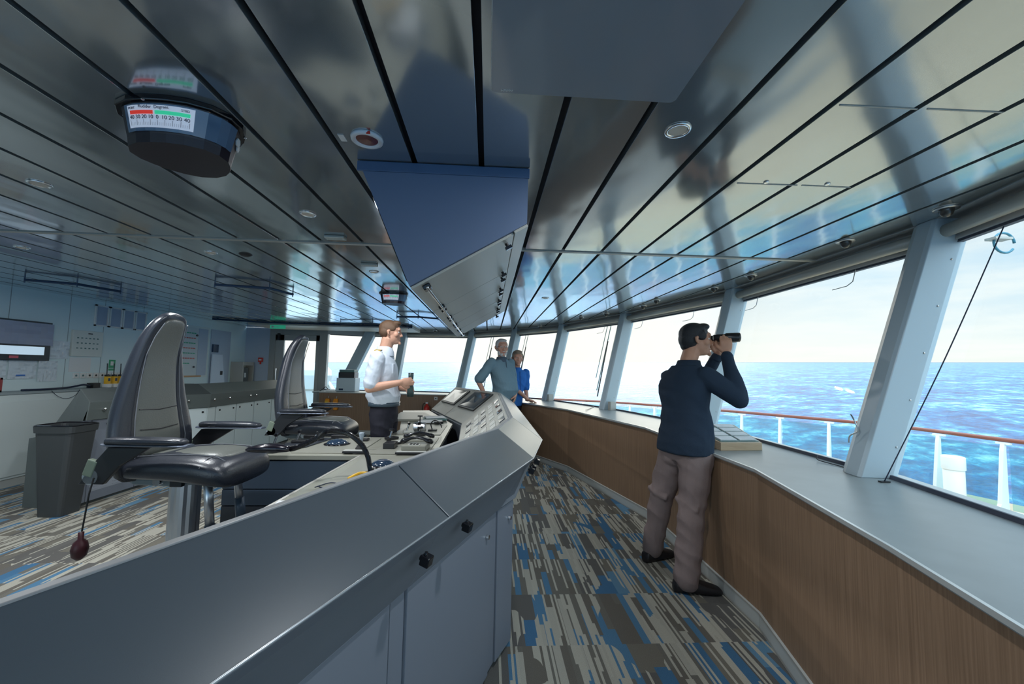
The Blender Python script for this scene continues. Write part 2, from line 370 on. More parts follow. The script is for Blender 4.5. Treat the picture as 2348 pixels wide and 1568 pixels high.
# ship side below the windows
sd = B(); wallstrip(sd, offset(BP, .12), -1.2, offset(BP, .12), SZ); S(sd.build('wall_outer', 'white'))
# windows: inclined glass, seals, head frame with blind box, pillars
def seg3(i, t0, t1, zb, zt, off=0.):
    """quad corners on the inclined glass plane of bay i"""
    a0, a1 = V((*BP[i], SZ)), V((*BP[i + 1], SZ)); c0, c1 = V((*TP[i], CZ)), V((*TP[i + 1], CZ))
    f = lambda u, z: lerp(lerp(a0, c0, (z - SZ) / (CZ - SZ)), lerp(a1, c1, (z - SZ) / (CZ - SZ)), u)
    return [f(t0, zb), f(t1, zb), f(t1, zt), f(t0, zt)]
for i in range(len(BP) - 1):
    win = S(thing('window_%d' % (i + 1), '', '')); del win['label']; del win['category']
    q = seg3(i, 0, 1, SZ, CZ - .09); nrm = (q[1] - q[0]).cross(q[3] - q[0]).normalized() * .006
    B().add([p for p in q] + [p + nrm for p in q], [(0, 1, 2, 3), (7, 6, 5, 4), (0, 4, 5, 1), (2, 6, 7, 3), (1, 5, 6, 2), (3, 7, 4, 0)]).build('window_pane', 'window_glass', win)
    # thin dark seal along the foot
    q = seg3(i, 0, 1, SZ, SZ + .02); ins = V((-(q[1] - q[0]).y, (q[1] - q[0]).x, 0)).normalized()
    if ins.dot(V((-1.5, 3.5, 0)) - V((q[0].x, q[0].y, 0))) < 0: ins = -ins
    B().loft([[q[0], q[0] + ins * .012, q[3] + ins * .012, q[3]], [q[1], q[1] + ins * .012, q[2] + ins * .012, q[2]]]).build('window_seal', 'seal', win)
    # head frame
    q = seg3(i, 0, 1, CZ - .12, CZ + .03)
    B().loft([[q[0] - ins * .02, q[0] + ins * .03, q[3] + ins * .05, q[3] - ins * .02], [q[1] - ins * .02, q[1] + ins * .03, q[2] + ins * .05, q[2] - ins * .02]]).build('head_frame', 'header_paint', win, bevel=.004)
    q = seg3(i, .05, .95, CZ - .135, CZ - .12)
    B().loft([[q[0] - ins * .01, q[0] + ins * .02, q[3] + ins * .02, q[3] - ins * .01], [q[1] - ins * .01, q[1] + ins * .02, q[2] + ins * .02, q[2] - ins * .01]]).build('head_seal', 'seal', win)
    if 0 < i < 9:   # roller blind cassette
        q = seg3(i, .05, .95, CZ - .07, CZ - .07)
        rc = []
        for p in (q[0], q[1]):
            c = p + ins * .085; rc.append([c + ins * (.035 * cos(a)) + V((0, 0, .035 * sin(a))) for a in [2 * pi * k / 14 for k in range(14)]])
        B().loft(rc).build('blind_cassette', 'beige_alu', win, smooth=True)
# facia between ceiling edge and the head frame
hb = B()
for i in range(len(TP) - 1):
    a, c = V((*TP[i], 0)), V((*TP[i + 1], 0)); nn = V((-(c - a).y, (c - a).x, 0)).normalized()
    if nn.dot(V((-1.5, 3.5, 0)) - a) < 0: nn = -nn
    hb.add([a + nn * .15 + V((0, 0, CZ - .004)), c + nn * .15 + V((0, 0, CZ - .004)), c + V((0, 0, CZ - .004)), a + V((0, 0, CZ - .004)),
            a + nn * .15 + V((0, 0, CZ + .01)), c + nn * .15 + V((0, 0, CZ + .01)), c + V((0, 0, CZ + .01)), a + V((0, 0, CZ + .01))],
           [(0, 1, 2, 3), (7, 6, 5, 4), (0, 4, 5, 1), (1, 5, 6, 2), (2, 6, 7, 3), (3, 7, 4, 0)])
S(hb.build('trim_3', 'header_paint'))
for i in range(1, len(BP) - 1):
    a, c = V((*BP[i], SZ)), V((*TP[i], CZ))
    tg = (V(BP[min(i + 1, len(BP) - 1)]) - V(BP[i - 1])).normalized(); tg = V((tg.x, tg.y, 0)); ins = V((-tg.y, tg.x, 0))
    wd, dp = .085, .17
    if i in (9,): wd, dp = .14, .17
    def ring(p, z=0):
        return [p + tg * wd - ins * .02, p + tg * (wd * .85) + ins * dp * .85, p + tg * wd * .2 + ins * (dp), p - tg * wd * .75 + ins * dp, p - tg * wd + ins * (dp - .01), p - tg * wd - ins * .02]
    pil = S(B().loft([ring(a), ring(c + V((0, 0, 0)))]).build('trim_%d' % (i + 3), 'pillar_paint', bevel=.004))
    bo = B()
    for tt in (.12, .3, .48, .66, .84):
        q = lerp(a, c, tt) - tg * wd + ins * (.03); bo.ell(q, (.006, .006, .006), n=8, m=5)
    bo.build('bolt', 'steel', pil)
# left wall, end wall, door
S(B().bx((XL - .1, -4.6, 0), (XL, YB, CZ)).build('wall_left', 'wall_paint'))
S(B().bx((XL - .1, YB, 0), (-5.02, YB + .1, CZ)).build('wall_far', 'wall_blue'))
jn = B()
for y in (3.2, 4.35, 4.95, 5.62, 6.1, 6.75, 7.25): jn.box((XL + .001, y, 1.6), (.004, .006, 1.37))
S(jn.build('trim_20', mat('joint_line', (.30, .36, .38), .6)))
dr = thing('door_1', '', ''); S(dr); del dr['label']; del dr['category']
f = B(); y = YB
f.bx((-5.05, y - .03, 0), (-4.93, y + .08, CZ)).bx((-3.93, y - .03, 0), (-3.75, y + .08, CZ)).bx((-4.93, y - .03, 2.13), (-3.93, y + .08, CZ)); f.build('door_frame', mat('door_frame_grey', (.33, .34, .33), .45), dr, bevel=.004)
f = B(); f.bx((-4.93, y, 0), (-3.93, y + .05, .42)).bx((-4.93, y, .4), (-4.74, y + .05, 2.13)).bx((-4.02, y, .4), (-3.93, y + .05, 2.13)).bx((-4.93, y, 2.0), (-3.93, y + .05, 2.13)); f.build('door_leaf', mat('door_leaf_grey', (.40, .41, .40), .4), dr, bevel=.003)
B().bx((-4.74, y + .02, .42), (-4.02, y + .03, 2.0)).build('door_pane', 'window_glass', dr)
f = B().tube([(-4.86, y - .05, 1.0), (-4.86, y - .05, 1.35)], .012).box((-4.86, y - .02, 1.02), (.03, .06, .03)).box((-4.86, y - .02, 1.33), (.03, .06, .03)); f.build('door_handle', 'chrome', dr)
B().box((-4.84, y - .04, 2.08), (.05, .06, .16)).build('door_closer', 'black', dr)
# ------------------------------------------------------------------ consoles
def pts3(P, z): return [V((p[0], p[1], z)) for p in P]
def strip(bd, A, Bq, th=.0):
    for i in range(len(A) - 1): bd.add([A[i], A[i + 1], Bq[i + 1], Bq[i]], [(0, 1, 2, 3)])
def slab(bd, q, th):
    """thick quad (th along -normal)"""
    n = (V(q[1]) - V(q[0])).cross(V(q[3]) - V(q[0])).normalized() * th
    q = [V(p) for p in q]; bd.add(q + [p - n for p in q], [(0, 1, 2, 3), (7, 6, 5, 4), (0, 4, 5, 1), (1, 5, 6, 2), (2, 6, 7, 3), (3, 7, 4, 0)]); return bd
def knob(bd, c, n, r=.012, h=.03):
    n = V(n).normalized(); c = V(c)
    bd.tube([c, c + n * h * .45], r * .62, 8); bd.tube([c + n * h * .45, c + n * h], [r, r * .9], 6)
def console(name, label, LOW, seams, inner, mdoor, doors, latches_f, inset=.10, zl=.94, zr=1.088, ri=.205, latch_t=(), desk_z=.75, doorpoly=None, slope_m='grey_powder', fas_m='grey_powder'):
    root = thing(name, label, 'console', (LOW[1][0], LOW[1][1], 0))
    R_ = offset(LOW, -ri); Dp = doorpoly or [tuple(p) for p in offset(LOW, -inset)]; Lp = [V((p[0], p[1])) for p in LOW]
    low, rid = pts3(Lp, zl), pts3(R_, zr); dt = pts3(Dp, .735)
    # carcass: closed shell behind doors, fascia and covers
    bd = B(); ib = pts3(inner, desk_z)
    strip(bd, pts3([lerp(V((a[0], a[1])), V((c[0], c[1])), .03) for a, c in zip(Dp, inner)], 0.0), pts3([lerp(V((a[0], a[1])), V((c[0], c[1])), .03) for a, c in zip(Dp, inner)], .76))
    strip(bd, rid, ib); strip(bd, ib, pts3(inner, 0))
    for e in (0, -1):
        bd.add([dt[e] - V((0, 0, .735)), dt[e], low[e] - V((0, 0, .02)), rid[e] - V((0, 0, .004)), ib[e], ib[e] - V((0, 0, desk_z))], [(0, 1, 2, 3, 4, 5)])
    bd.build('carcass', 'dark_grey' if fas_m != 'grey_powder' else 'grey_powder', root)
    return root, low, rid, dt, ib
LOW = [(-1.02, -.78), (-.477, .49), (-.115, 1.335), (.258, 2.211), (.384, 2.79), (.384, 5.83), (-.38, 7.33)]
DP = [(-1.12, -.74), (-.577, .53), (-.243, 1.31), (.055, 2.00), (.139, 2.16), (.139, 5.75), (-.50, 7.2)]
INN = [(-1.62, -.5), (-1.05, .74), (-.62, 1.62), (-.36, 2.36), (-.22, 2.9), (-.31, 4.8), (-.90, 6.5)]
root, low, rid, dt, ib = console('bridge_console', 'long grey angular bridge console running from the foreground to the centre beside the walkway', LOW, None, INN, None, None, None, doorpoly=DP)
LABC = root
# sloping covers, one plate per bay with a fine gap
for i in range(6):
    a, c, d_, e_ = low[i], low[i + 1], rid[i + 1], rid[i]
    g = .003 / (c - a).length
    q = [lerp(a, c, g), lerp(a, c, 1 - g), lerp(e_, d_, 1 - g), lerp(e_, d_, g)]
    m = mat('cover_grey', (.082, .102, .122), .34, bump=(1200, .04)) if i < 3 else mat('cover_light', (.27, .29, .28), .32)
    o = slab(B(), q, .014).build('cover_panel', MATS['cover_light'] if i == 4 or i == 5 else MATS['cover_grey'] if i < 3 else m, root, bevel=.0025, seg=2)
# inner lip along the ridge
for i in range(6):
    a, c = rid[i], rid[i + 1]; dd = (c - a).normalized(); nn = V((-dd.y, dd.x, 0))
    slab(B(), [a + V((0, 0, .003)), c + V((0, 0, .003)), c + nn * .035 - V((0, 0, .003)), a + nn * .035 - V((0, 0, .003))], .02).build('ridge_strip', mat('ridge_grey', (.26, .27, .28), .4), root, bevel=.002)
eb_ = B(); eb_.tube([p + V((0, 0, -.001)) for p in low], .0032, 8); eb_.build('edge_highlight', mat('edge_highlight', (.42, .46, .50), .25, .5), root, smooth=True)  # pale bead added along the low edge to draw its bright highlight
# fascia: inclined plate from the low edge down to the doors, with pressed lip
for i in range(6):
    a, c = low[i] - V((0, 0, .006)), low[i + 1] - V((0, 0, .006)); k = .22
    d0, d1 = lerp(a, dt[i] + V((0, 0, .03)), k), lerp(c, dt[i + 1] + V((0, 0, .03)), k)
    f0, f1 = dt[i] + V((0, 0, .012)), dt[i + 1] + V((0, 0, .012)); n = V(((c - a).y, -(c - a).x, 0)).normalized()
    bb = B(); slab(bb, [d0, d1, c, a], .012); slab(bb, [f0 + n * .022, f1 + n * .022, d1 - n * .006 , d0 - n * .006], .012)
    fo = bb.build('fascia', 'grey_powder', root, bevel=.0015)
    if i in (0, 1, 2, 3):
        ts = {0: (.4, .8), 1: (.2, .885), 2: (.19,), 3: (.30, .46, .83)}[i]
        L = (f1 - f0); 
        for tt in ts:
            p = lerp(lerp(f0, f1, tt), lerp(d0, d1, tt), .80) + n * .018; kb = B()
            nv = (n + V((0, 0, -.25))).normalized(); u = V((0, 0, 1))
            kb.tube([p, p + nv * .012], .009, 8); kb.box(p + nv * .022, (.030, .030, .030), rot=nv.to_track_quat('X', 'Z').to_matrix()); kb.box(p + nv * .020 + V((0, 0, .016)), (.010, .018, .012))
            kb.build('latch_knob', 'black_gloss', root, bevel=.003)
# plinth and doors along the walkway
for i in range(5):
    a, c = dt[i], dt[i + 1]; n = V(((c - a).y, -(c - a).x, 0)).normalized(); L = (c - a).length; u = (c - a) / L
    segs = {0: [(.0, 1.)], 1: [(.0, .90), (.91, 1.)], 2: [(.0, .89), (.90, 1.)], 3: [(.0, 1.)], 4: [(.0, .2), (.21, .4), (.41, .6), (.61, .8), (.81, 1.)]}[i]
    for s0, s1 in segs:
        g = .0025
        p0 = a + u * (L * s0 + g); p1 = a + u * (L * s1 - g)
        q = [V((p0.x, p0.y, .03)), V((p1.x, p1.y, .03)), V((p1.x, p1.y, .735)), V((p0.x, p0.y, .735))]
        narrow = (s1 - s0) * L < .16
        dd = slab(B(), [x + n * (.0 if narrow else .008) for x in q], .018).build('cabinet_panel' if narrow else 'cabinet_door', 'door_grey', root, bevel=.002)
        if not narrow and i < 4 and i > 1:
            p = V((p1.x, p1.y, .66)) + n * .01 - u * .05
            B().tube([p, p + n * .012], .010, 12).build('door_lock', 'chrome', dd)
B().bx((.10, 2.3, 0), (.135, 5.6, .1)).build('plinth', 'black', root)
# upper vertical monitors / instruments set in the inner slope of the far bays
def on_inner(i, u, w):
    """point on the inner slope: i bay, u along, w from ridge(0) to desk(1)"""
    return lerp(lerp(rid[i], rid[i + 1], u), lerp(ib[i], ib[i + 1], u), w)
def inner_plate(i, u0, u1, w0, w1, th, up, name, m, par):
    q = [on_inner(i, u0, w0), on_inner(i, u1, w0), on_inner(i, u1, w1), on_inner(i, u0, w1)]
    n = (q[1] - q[0]).cross(q[3] - q[0]).normalized()
    if n.x > 0: n = -n
    q = [p + n * up for p in q]
    bd = B(); bd.add(q + [p - n * th for p in q], [(0, 1, 2, 3), (7, 6, 5, 4), (0, 4, 5, 1), (1, 5, 6, 2), (2, 6, 7, 3), (3, 7, 4, 0)])
    return bd.build(name, m, par, bevel=.002), n
mat('panel_beige', (.44, .44, .40), .4)
for (i, u0, u1) in ((4, .0, .195), (4, .2, .395), (4, .4, .595), (4, .6, .795), (4, .8, .995), (5, .0, .49), (5, .5, 1.), (3, .0, 1.), (2, .5, 1.)):
    pl, n = inner_plate(i, u0, u1, .03, .97, .012, .014, 'module_plate', 'panel_beige', root)
    if i == 5:
        a = u0 + .05; e = u1 - .05
        inner_plate(i, a, e, .12, .66, .02, .03, 'monitor', 'black', pl)
        inner_plate(i, a + .03, e - .03, .16, .62, .004, .033, 'screen', 'screen', pl)
    if i == 4 and u0 < .7:
        rows = 5
        for r in range(rows):
            inner_plate(i, u0 + .03, u0 + .085, .1 + r * .16, .2 + r * .16, .01, .022, 'instrument_module', 'light_panel' if r % 2 else 'screen', pl)
            inner_plate(i, u0 + .10, u0 + .16, .1 + r * .16, .2 + r * .16, .01, .022, 'instrument_module', 'light_panel', pl)
# near the ridge of the centre bay: paper holders and a bracket light
for tt in (.05, .5, .93):
    p = lerp(rid[4], rid[5], tt) + V((-.05, 0, .0)); 
# desks: one continuous pale worktop on dark cupboards
desk = thing('centre_desk', 'pale beige desk top on dark cupboards between and in front of the two helm chairs', 'desk', (-.9, 3.4, 0))
top = [(-1.06, .55), (-.60, 1.62), (-.38, 2.30), (-.40, 3.07), (-.42, 4.94), (-.93, 6.5), (-1.33, 6.42), (-.95, 4.46), (-.97, 3.95), (-1.54, 3.95), (-1.78, 3.45), (-2.02, 3.13), (-.95, 3.13), (-1.03, 1.9), (-1.5, .75)]
B().prism(top, .715, .75).build('desk_top', 'desk_top', desk, bevel=.004)
inset_ = [(-1.02, .7), (-.66, 1.66), (-.44, 2.30), (-.46, 3.07), (-.48, 4.9), (-.95, 6.4), (-1.25, 6.35), (-.90, 4.46), (-.92, 3.90), (-1.50, 3.90), (-1.72, 3.45), (-1.96, 3.165), (-.93, 3.165), (-1.0, 1.9), (-1.42, .8)]
B().prism(inset_, .0, .715).build('cupboard', mat('cupboard_dark', (.025, .03, .042), .45), desk)
f = B().bx((-1.95, 3.140, .50), (-.98, 3.158, .705)); f.build('drawer_front', mat('drawer_blue', (.035, .055, .085), .4), desk, bevel=.002)
f = B().bx((-1.95, 3.140, .38), (-.98, 3.158, .492)); f.build('drawer_front', 'drawer_blue', desk, bevel=.002)
f = B().bx((-1.95, 3.140, .04), (-1.47, 3.158, .372)); c1_ = f.build('cupboard_door', 'cupboard_dark', desk, bevel=.002)
B().tube([(-1.58, 3.14, .31), (-1.58, 3.11, .31)], .02, 12).build('latch_knob', 'black', c1_)
f = B().bx((-1.46, 3.140, .04), (-.98, 3.158, .372)); f.build('cupboard_door', 'cupboard_dark', desk, bevel=.002)
f = B().tube([(-1.05, 1.6, .744), (-1.035, 1.9, .744), (-.955, 3.12, .744)], .012, 8); f.build('edge_trim', 'beige_alu', desk)
# raised instrument plates on the pedestal
def plate(poly, z, h, m, name='instrument_plate', par=desk): return B().prism(poly, z, z + h).build(name, m, par, bevel=.003)
mat('plate_beige', (.27, .27, .23), .3); mat('plate_black', (.03, .035, .045), .3)
plate([(-1.50, 3.20), (-1.06, 3.20), (-.99, 3.30), (-.99, 3.86), (-1.36, 3.86)], .751, .006, 'plate_beige')
plate([(-1.95, 3.18), (-1.62, 3.18), (-1.48, 3.42), (-1.42, 3.86), (-1.56, 3.86), (-1.80, 3.42)], .751, .008, 'plate_black')
plate([(-.90, 3.18), (-.46, 3.18), (-.46, 3.95), (-.86, 3.95)], .751, .006, 'plate_beige')
plate([(-.90, 4.1), (-.47, 4.1), (-.47, 4.8), (-.90, 4.8)], .751, .006, 'plate_beige')
plate([(-.92, 2.2), (-.60, 2.3), (-.60, 2.98), (-.90, 2.98)], .751, .006, 'plate_beige')
plate([(-1.2, 5.1), (-.62, 5.1), (-.9, 5.9), (-1.25, 5.9)], .751, .03, 'plate_beige')

# aft console (left), its near end cut square beside the bin
LOWA = [(-3.915, 4.20), (-3.88, 5.36), (-3.71, 5.62), (-3.71, 7.9)]
def aft():
    r = thing('bridge_console', 'dark grey aft console with white doors along the left bulkhead behind the chairs', 'console', (-4.0, 6, 0))
    L_ = [V(p) for p in LOWA]; Rg = offset(LOWA, -.23); Dd = offset(LOWA, -.055); In = offset(LOWA, -.38); Bk = offset(LOWA, -.55); Fb = offset(LOWA, -.02)
    low, rid, d0 = pts3(L_, 1.02), pts3(Rg, 1.15), pts3(Dd, 0); rid[0] = V((-4.035, 4.22, 1.15)); inn, bk2 = pts3(In, .70), pts3(Bk, .66); fb = pts3(Fb, .84)
    bd = B(); strip(bd, pts3(offset(LOWA, -.075), 0), pts3(offset(LOWA, -.075), .86)); strip(bd, rid, inn); strip(bd, inn, bk2); strip(bd, bk2, pts3(Bk, 0))
    for e in (0, -1):
        q = lambda P, z: V((P[e].x, P[e].y, z))
        bd.add([q(Dd, 0), q(Dd, .84), low[e] - V((0, 0, .01)), rid[e] - V((0, 0, .005)), q(In, .70), q(In, 0)], [(0, 1, 2, 3, 4, 5)]); bd.add([q(In, 0), q(In, .70), q(Bk, .66), q(Bk, 0)], [(0, 1, 2, 3)])
    bd.build('carcass', mat('aft_dark', (.085, .10, .10), .55), r)
    for i in range(3):
        slab(B(), [low[i], low[i + 1], rid[i + 1], rid[i]], .012).build('cover_panel', mat('aft_cover', (.16, .185, .18), .45) if i == 2 else MATS['aft_dark'], r, bevel=.002)
        slab(B(), [fb[i], fb[i + 1], low[i + 1], low[i]], .012).build('fascia', mat('aft_fascia', (.11, .13, .125), .5), r, bevel=.002)
        a, c = low[i], low[i + 1]; n = V(((c - a).y, -(c - a).x, 0)).normalized()
        for tt in {0: (.12, .8), 1: (.15,), 2: (.02, .16, .38, .45, .8)}[i]:
            p = lerp(lerp(fb[i], fb[i + 1], tt), lerp(a, c, tt), .55)
            B().lathe(p, [(.0, 0), (.010, 0), (.010, .012), (.016, .016), (.016, .026), (.0, .028)], 12, 'X').build('latch_knob', 'chrome', r)
    for j, bays in ((0, ((.0, .07), (.075, .52), (.53, .99))), (1, ((.02, .98),)), (2, ((.0, .07), (.08, .27), (.28, .47), (.48, .70), (.71, .99)))):
        a, c = d0[j], d0[j + 1]; u = (c - a).normalized(); L = (c - a).length; n = V((u.y, -u.x, 0))
        for i, (s0, s1) in enumerate(bays):
            p0, p1 = a + u * L * s0, a + u * L * s1
            dd = slab(B(), [V((p0.x, p0.y, .03)) + n * .006, V((p1.x, p1.y, .03)) + n * .006, V((p1.x, p1.y, .835)) + n * .006, V((p0.x, p0.y, .835)) + n * .006], .016).build('cabinet_door', 'door_grey' if j == 0 else 'white_panel', r, bevel=.002)
            if s1 - s0 > .1:
                for tt in ((.3,) if j == 0 else (.15, .85)):
                    p = lerp(p0, p1, tt) + V((0, 0, .78)); B().tube([p + n * .005, p + n * .014], .013, 12).build('door_lock', 'black', dd)
            if j == 0 and i == 1:
                vb = B(); vb.box(lerp(p0, p1, .46) + n * .0075 + V((0, 0, .185)), (.42, .002, .13), rz=math.atan2(u.y, u.x))
                for kx in range(4):
                    for kz in range(4): vb.box(lerp(p0, p1, .12 + kx * .23) + n * .009 + V((0, 0, .14 + kz * .03)), (.08, .006, .008), rz=math.atan2(u.y, u.x))
                vb.build('vent_louvre', mat('louvre', (.34, .37, .42), .4), dd)
    return r
AFT = aft()
# side counter along the left bulkhead
ct = thing('side_counter', 'long white cabinet counter against the left bulkhead under the monitor', 'cabinet', (-5.4, 5, 0))
B().bx((XL + .004, .8, .09), (-5.345, 7.6, 1.03)).build('cabinet_body', 'white_panel', ct, bevel=.003)
B().bx((XL + .004, .8, .0), (-5.355, 7.6, .088)).build('plinth', 'baseboard', ct)
B().bx((XL + .004, .8, 1.032), (-5.33, 7.6, 1.06)).build('counter_top', mat('counter_top', (.30, .36, .38), .4), ct, bevel=.003)
for y0, y1 in ((1.4, 2.4), (2.42, 3.4), (3.42, 4.6), (4.62, 5.78), (5.8, 6.05), (6.07, 6.9)):
    dd = B().bx((-5.344, y0, .12), (-5.334, y1, .955)).build('cabinet_door', 'white_panel', ct, bevel=.002)
# ------------------------------------------------------------------ overhead instrument housing
oh = thing('overhead_console', 'blue grey wedge shaped instrument housing hanging from the ceiling above the centre', 'console', (-.2, 2.6, CZ))
Y0, Y1 = 1.66, 4.15
prof = [(-.565, CZ - .004), (.152, CZ - .004), (.15, 2.045), (-.335, 1.758)]
bd = B(); bd.loft([[V((x, y, z)) for x, z in prof] for y in (Y0 + .004, Y1)]); bd.build('housing', mat('housing_side', (.12, .165, .26), .5, bump=(500, .06)), oh)
slab(B(), [V((x, Y0, z)) for x, z in prof], .006).build('end_plate', MATS['housing_side'], oh)
B().bx((-.57, Y0 - .012, CZ - .045), (.157, Y0 - .001, CZ - .003)).build('flange', mat('flange_blue', (.07, .12, .22), .4), oh, bevel=.002)
# service hatches on the underside
ua, ub = V((.15, 0, 2.045)), V((-.335, 0, 1.758)); dn = (ub - ua).normalized(); un = V((dn.z, 0, -dn.x))
if un.z > 0: un = -un
ys = [1.665, 2.32, 2.78, 3.22, 3.66, 4.14]
mat('hatch_beige', (.40, .40, .36), .38)
for j in range(5):
    y0, y1 = ys[j] + .003, ys[j + 1] - .003
    A_ = ua + dn * .07; E_ = ub - dn * .0
    q = [V((A_.x, y0, A_.z)), V((E_.x, y0, E_.z)), V((E_.x, y1, E_.z)), V((A_.x, y1, A_.z))]
    hh = B(); hh.add([p + un * .001 for p in q] + [p + un * .012 for p in q], [(3, 2, 1, 0), (4, 5, 6, 7), (0, 1, 5, 4), (1, 2, 6, 5), (2, 3, 7, 6), (3, 0, 4, 7)])
    ht = hh.build('hatch', 'hatch_beige', oh, bevel=.002)
    for yy in (y0 + .07, y1 - .06):
        if y1 - y0 < .4 and yy < y1 - .1: pass
        p = ua + dn * .105 + un * .012 + V((0, yy, 0)); kb = B(); kb.tube([p, p + un * .016], .008, 8); kb.box(p + un * .022, (.02, .03, .014), rot=un.to_track_quat('Z', 'Y').to_matrix()); kb.build('latch_knob', 'black_gloss', ht)
    for yy in (y0 + .05, y1 - .05):
        p = ub - dn * .06 + un * .012 + V((0, yy, 0)); kb = B(); kb.box(p + un * .012, (.05, .035, .022), rot=un.to_track_quat('Z', 'Y').to_matrix()); kb.build('hinge', 'black_gloss', ht, bevel=.004)
q = [V((ua.x, Y0, ua.z)), V((ua.x, Y1, ua.z))]
a1 = ua + dn * .066
hh = B(); hh.add([V((ua.x, Y0, ua.z)) + un * .012, V((a1.x, Y0, a1.z)) + un * .012, V((a1.x, Y1, a1.z)) + un * .012, V((ua.x, Y1, ua.z)) + un * .012, V((ua.x, Y0, ua.z)), V((a1.x, Y0, a1.z)), V((a1.x, Y1, a1.z)), V((ua.x, Y1, ua.z))], [(0, 1, 2, 3), (7, 6, 5, 4), (0, 4, 5, 1), (1, 5, 6, 2), (2, 6, 7, 3), (3, 7, 4, 0)])
hh.build('edge_plate', 'hatch_beige', oh, bevel=.002)
p0 = ub - dn * .06 + un * .03
B().tube([(p0.x, Y0 + .03, p0.z), (p0.x, Y1 - .03, p0.z)], .007, 10).build('hinge_rod', 'steel', oh, smooth=True)
# displays on the operators' side (seen edge on)
sa, sb_ = V((-.565, 0, CZ)), V((-.335, 0, 1.758)); sd_ = (sb_ - sa).normalized(); sn = V((sd_.z, 0, -sd_.x))
if sn.x > 0: sn = -sn
for j in range(5):
    y0 = 1.78 + j * .47; a_, e_ = sa + sd_ * .1, sb_ - sd_ * .06
    q = [V((a_.x, y0, a_.z)), V((e_.x, y0, e_.z)), V((e_.x, y0 + .4, e_.z)), V((a_.x, y0 + .4, a_.z))]
    hh = B(); hh.add(q + [p + sn * .018 for p in q], [(3, 2, 1, 0), (4, 5, 6, 7), (0, 1, 5, 4), (1, 2, 6, 5), (2, 3, 7, 6), (3, 0, 4, 7)]); hh.build('display', 'black_gloss', oh, bevel=.004)
# ------------------------------------------------------------------ ceiling fittings
hp = thing('ceiling_hood_panel', 'large flat grey glass panel with bright rim fixed below the ceiling at the top', 'panel', (.27, .7, CZ))
hx0, hx1, hy0, hy1, hz = -.01, .552, -.1, 1.145, CZ - .035
def rrect(x0, x1, y0, y1, r, n=6):
    out = []
    for cx, cy, a0 in ((x1 - r, y1 - r, 0), (x0 + r, y1 - r, 90), (x0 + r, y0 + r, 180), (x1 - r, y0 + r, 270)):
        out += [(cx + r * cos(rad(a0 + 90 * k / n)), cy + r * sin(rad(a0 + 90 * k / n))) for k in range(n + 1)]
    return out
B().prism(rrect(hx0, hx1, hy0, hy1, .018), hz, hz + .010).build('glass_plate', mat('hood_glass', (.24, .27, .32), .10, coat=.4), hp)
B().prism(rrect(hx0 + .06, hx1 - .05, hy0 + .06, hy1 - .06, .01), hz + .011, CZ - .001).build('mounting_box', 'black', hp)
rim = B(); rp = [V((x, y, hz + .004)) for x, y in rrect(hx0, hx1, hy0, hy1, .018)]; rim.tube(rp + [rp[0]], .0022, 6, caps=False); rim.build('rim', 'white', hp)
text('maker_mark', 'Halton', .013, (hx0 + .045, hy1 - .012, hz - .0006), (1, 0, 0), (0, 1, 0), 'white', hp)
def downlight(x, y, label, r=.044, warm=True, on=6.):
    d = thing('downlight', label, 'ceiling light', (x, y, CZ), 'round recessed ceiling downlights')
    B().lathe((x, y, CZ), [(r * .74, -.002), (r * .8, -.007), (r * 1.0, -.006), (r * 1.04, 0), (r * .74, .0)], 28).build('trim_ring', 'chrome', d, smooth=True)
    B().lathe((x, y, CZ), [(.0, -.0035), (r * .72, -.0035), (r * .72, -.001), (0, -.001)], 28).build('diffuser', mat('diffuser', (.62, .57, .50), .45), d)
    ld = bpy.data.lights.new('downlight_lamp', 'AREA'); ld.shape = 'DISK'; ld.size = .08; ld.energy = on; ld.color = (.93, .97, 1)
    lo = bpy.data.objects.new('downlight_lamp', ld); COL.objects.link(lo); lo.parent = d; lo.location = (0, 0, -.012)
    if x < -1.5: ld.energy = on * 1.8
    return d
downlight(.655, 1.33, 'round chrome downlight right of the large grey ceiling panel')
downlight(-2.22, 2.03, 'round downlight at the far left, below the rudder indicator ')
downlight(-1.05, 2.28, 'round downlight just in front of the transverse ceiling joint, left of the hanging housing')
downlight(-2.18, 3.18, 'pale round downlight behind the joint, left one of the close pair')
downlight(-1.06, 3.64, 'round downlight above the officer, behind the small rectangular grille')
downlight(-3.6, 3.22, 'round downlight behind the joint at the far left edge')
downlight(.66, 4.69, 'small round downlight beyond the hanging housing on its right')
d = thing('ceiling_speaker', 'round white rimmed ceiling speaker with dark red centre beside a small label', 'speaker', (-.482, 1.49, CZ))
B().lathe((-.482, 1.49, CZ), [(.040, -.004), (.046, -.012), (.058, -.008), (.060, 0), (.040, 0)], 36).build('rim', mat('speaker_white', (.72, .74, .78), .3), d, smooth=True)
B().lathe((-.482, 1.49, CZ), [(0, -.002), (.040, -.004), (.041, .0), (0, .0)], 36).build('cone', mat('dark_red_gloss', (.13, .015, .015), .2, coat=.6), d)
B().box((-.462, 1.437, CZ - .006), (.014, .006, .008)).build('test_tab', 'red', d)
tag(B().box((-.574, 1.49, CZ - .0016), (.022, .045, .001)).build('label_sticker', 'paper'), 'small printed label sticker beside the round ceiling speaker', 'label')
d = thing('smoke_detector', 'dark flat round detector right of the pale downlight behind the joint', 'detector', (-1.93, 3.20, CZ))
B().lathe((-1.93, 3.20, CZ), [(0, -.014), (.03, -.014), (.046, -.004), (.048, 0), (0, 0)], 24).build('body', 'black', d, smooth=True)
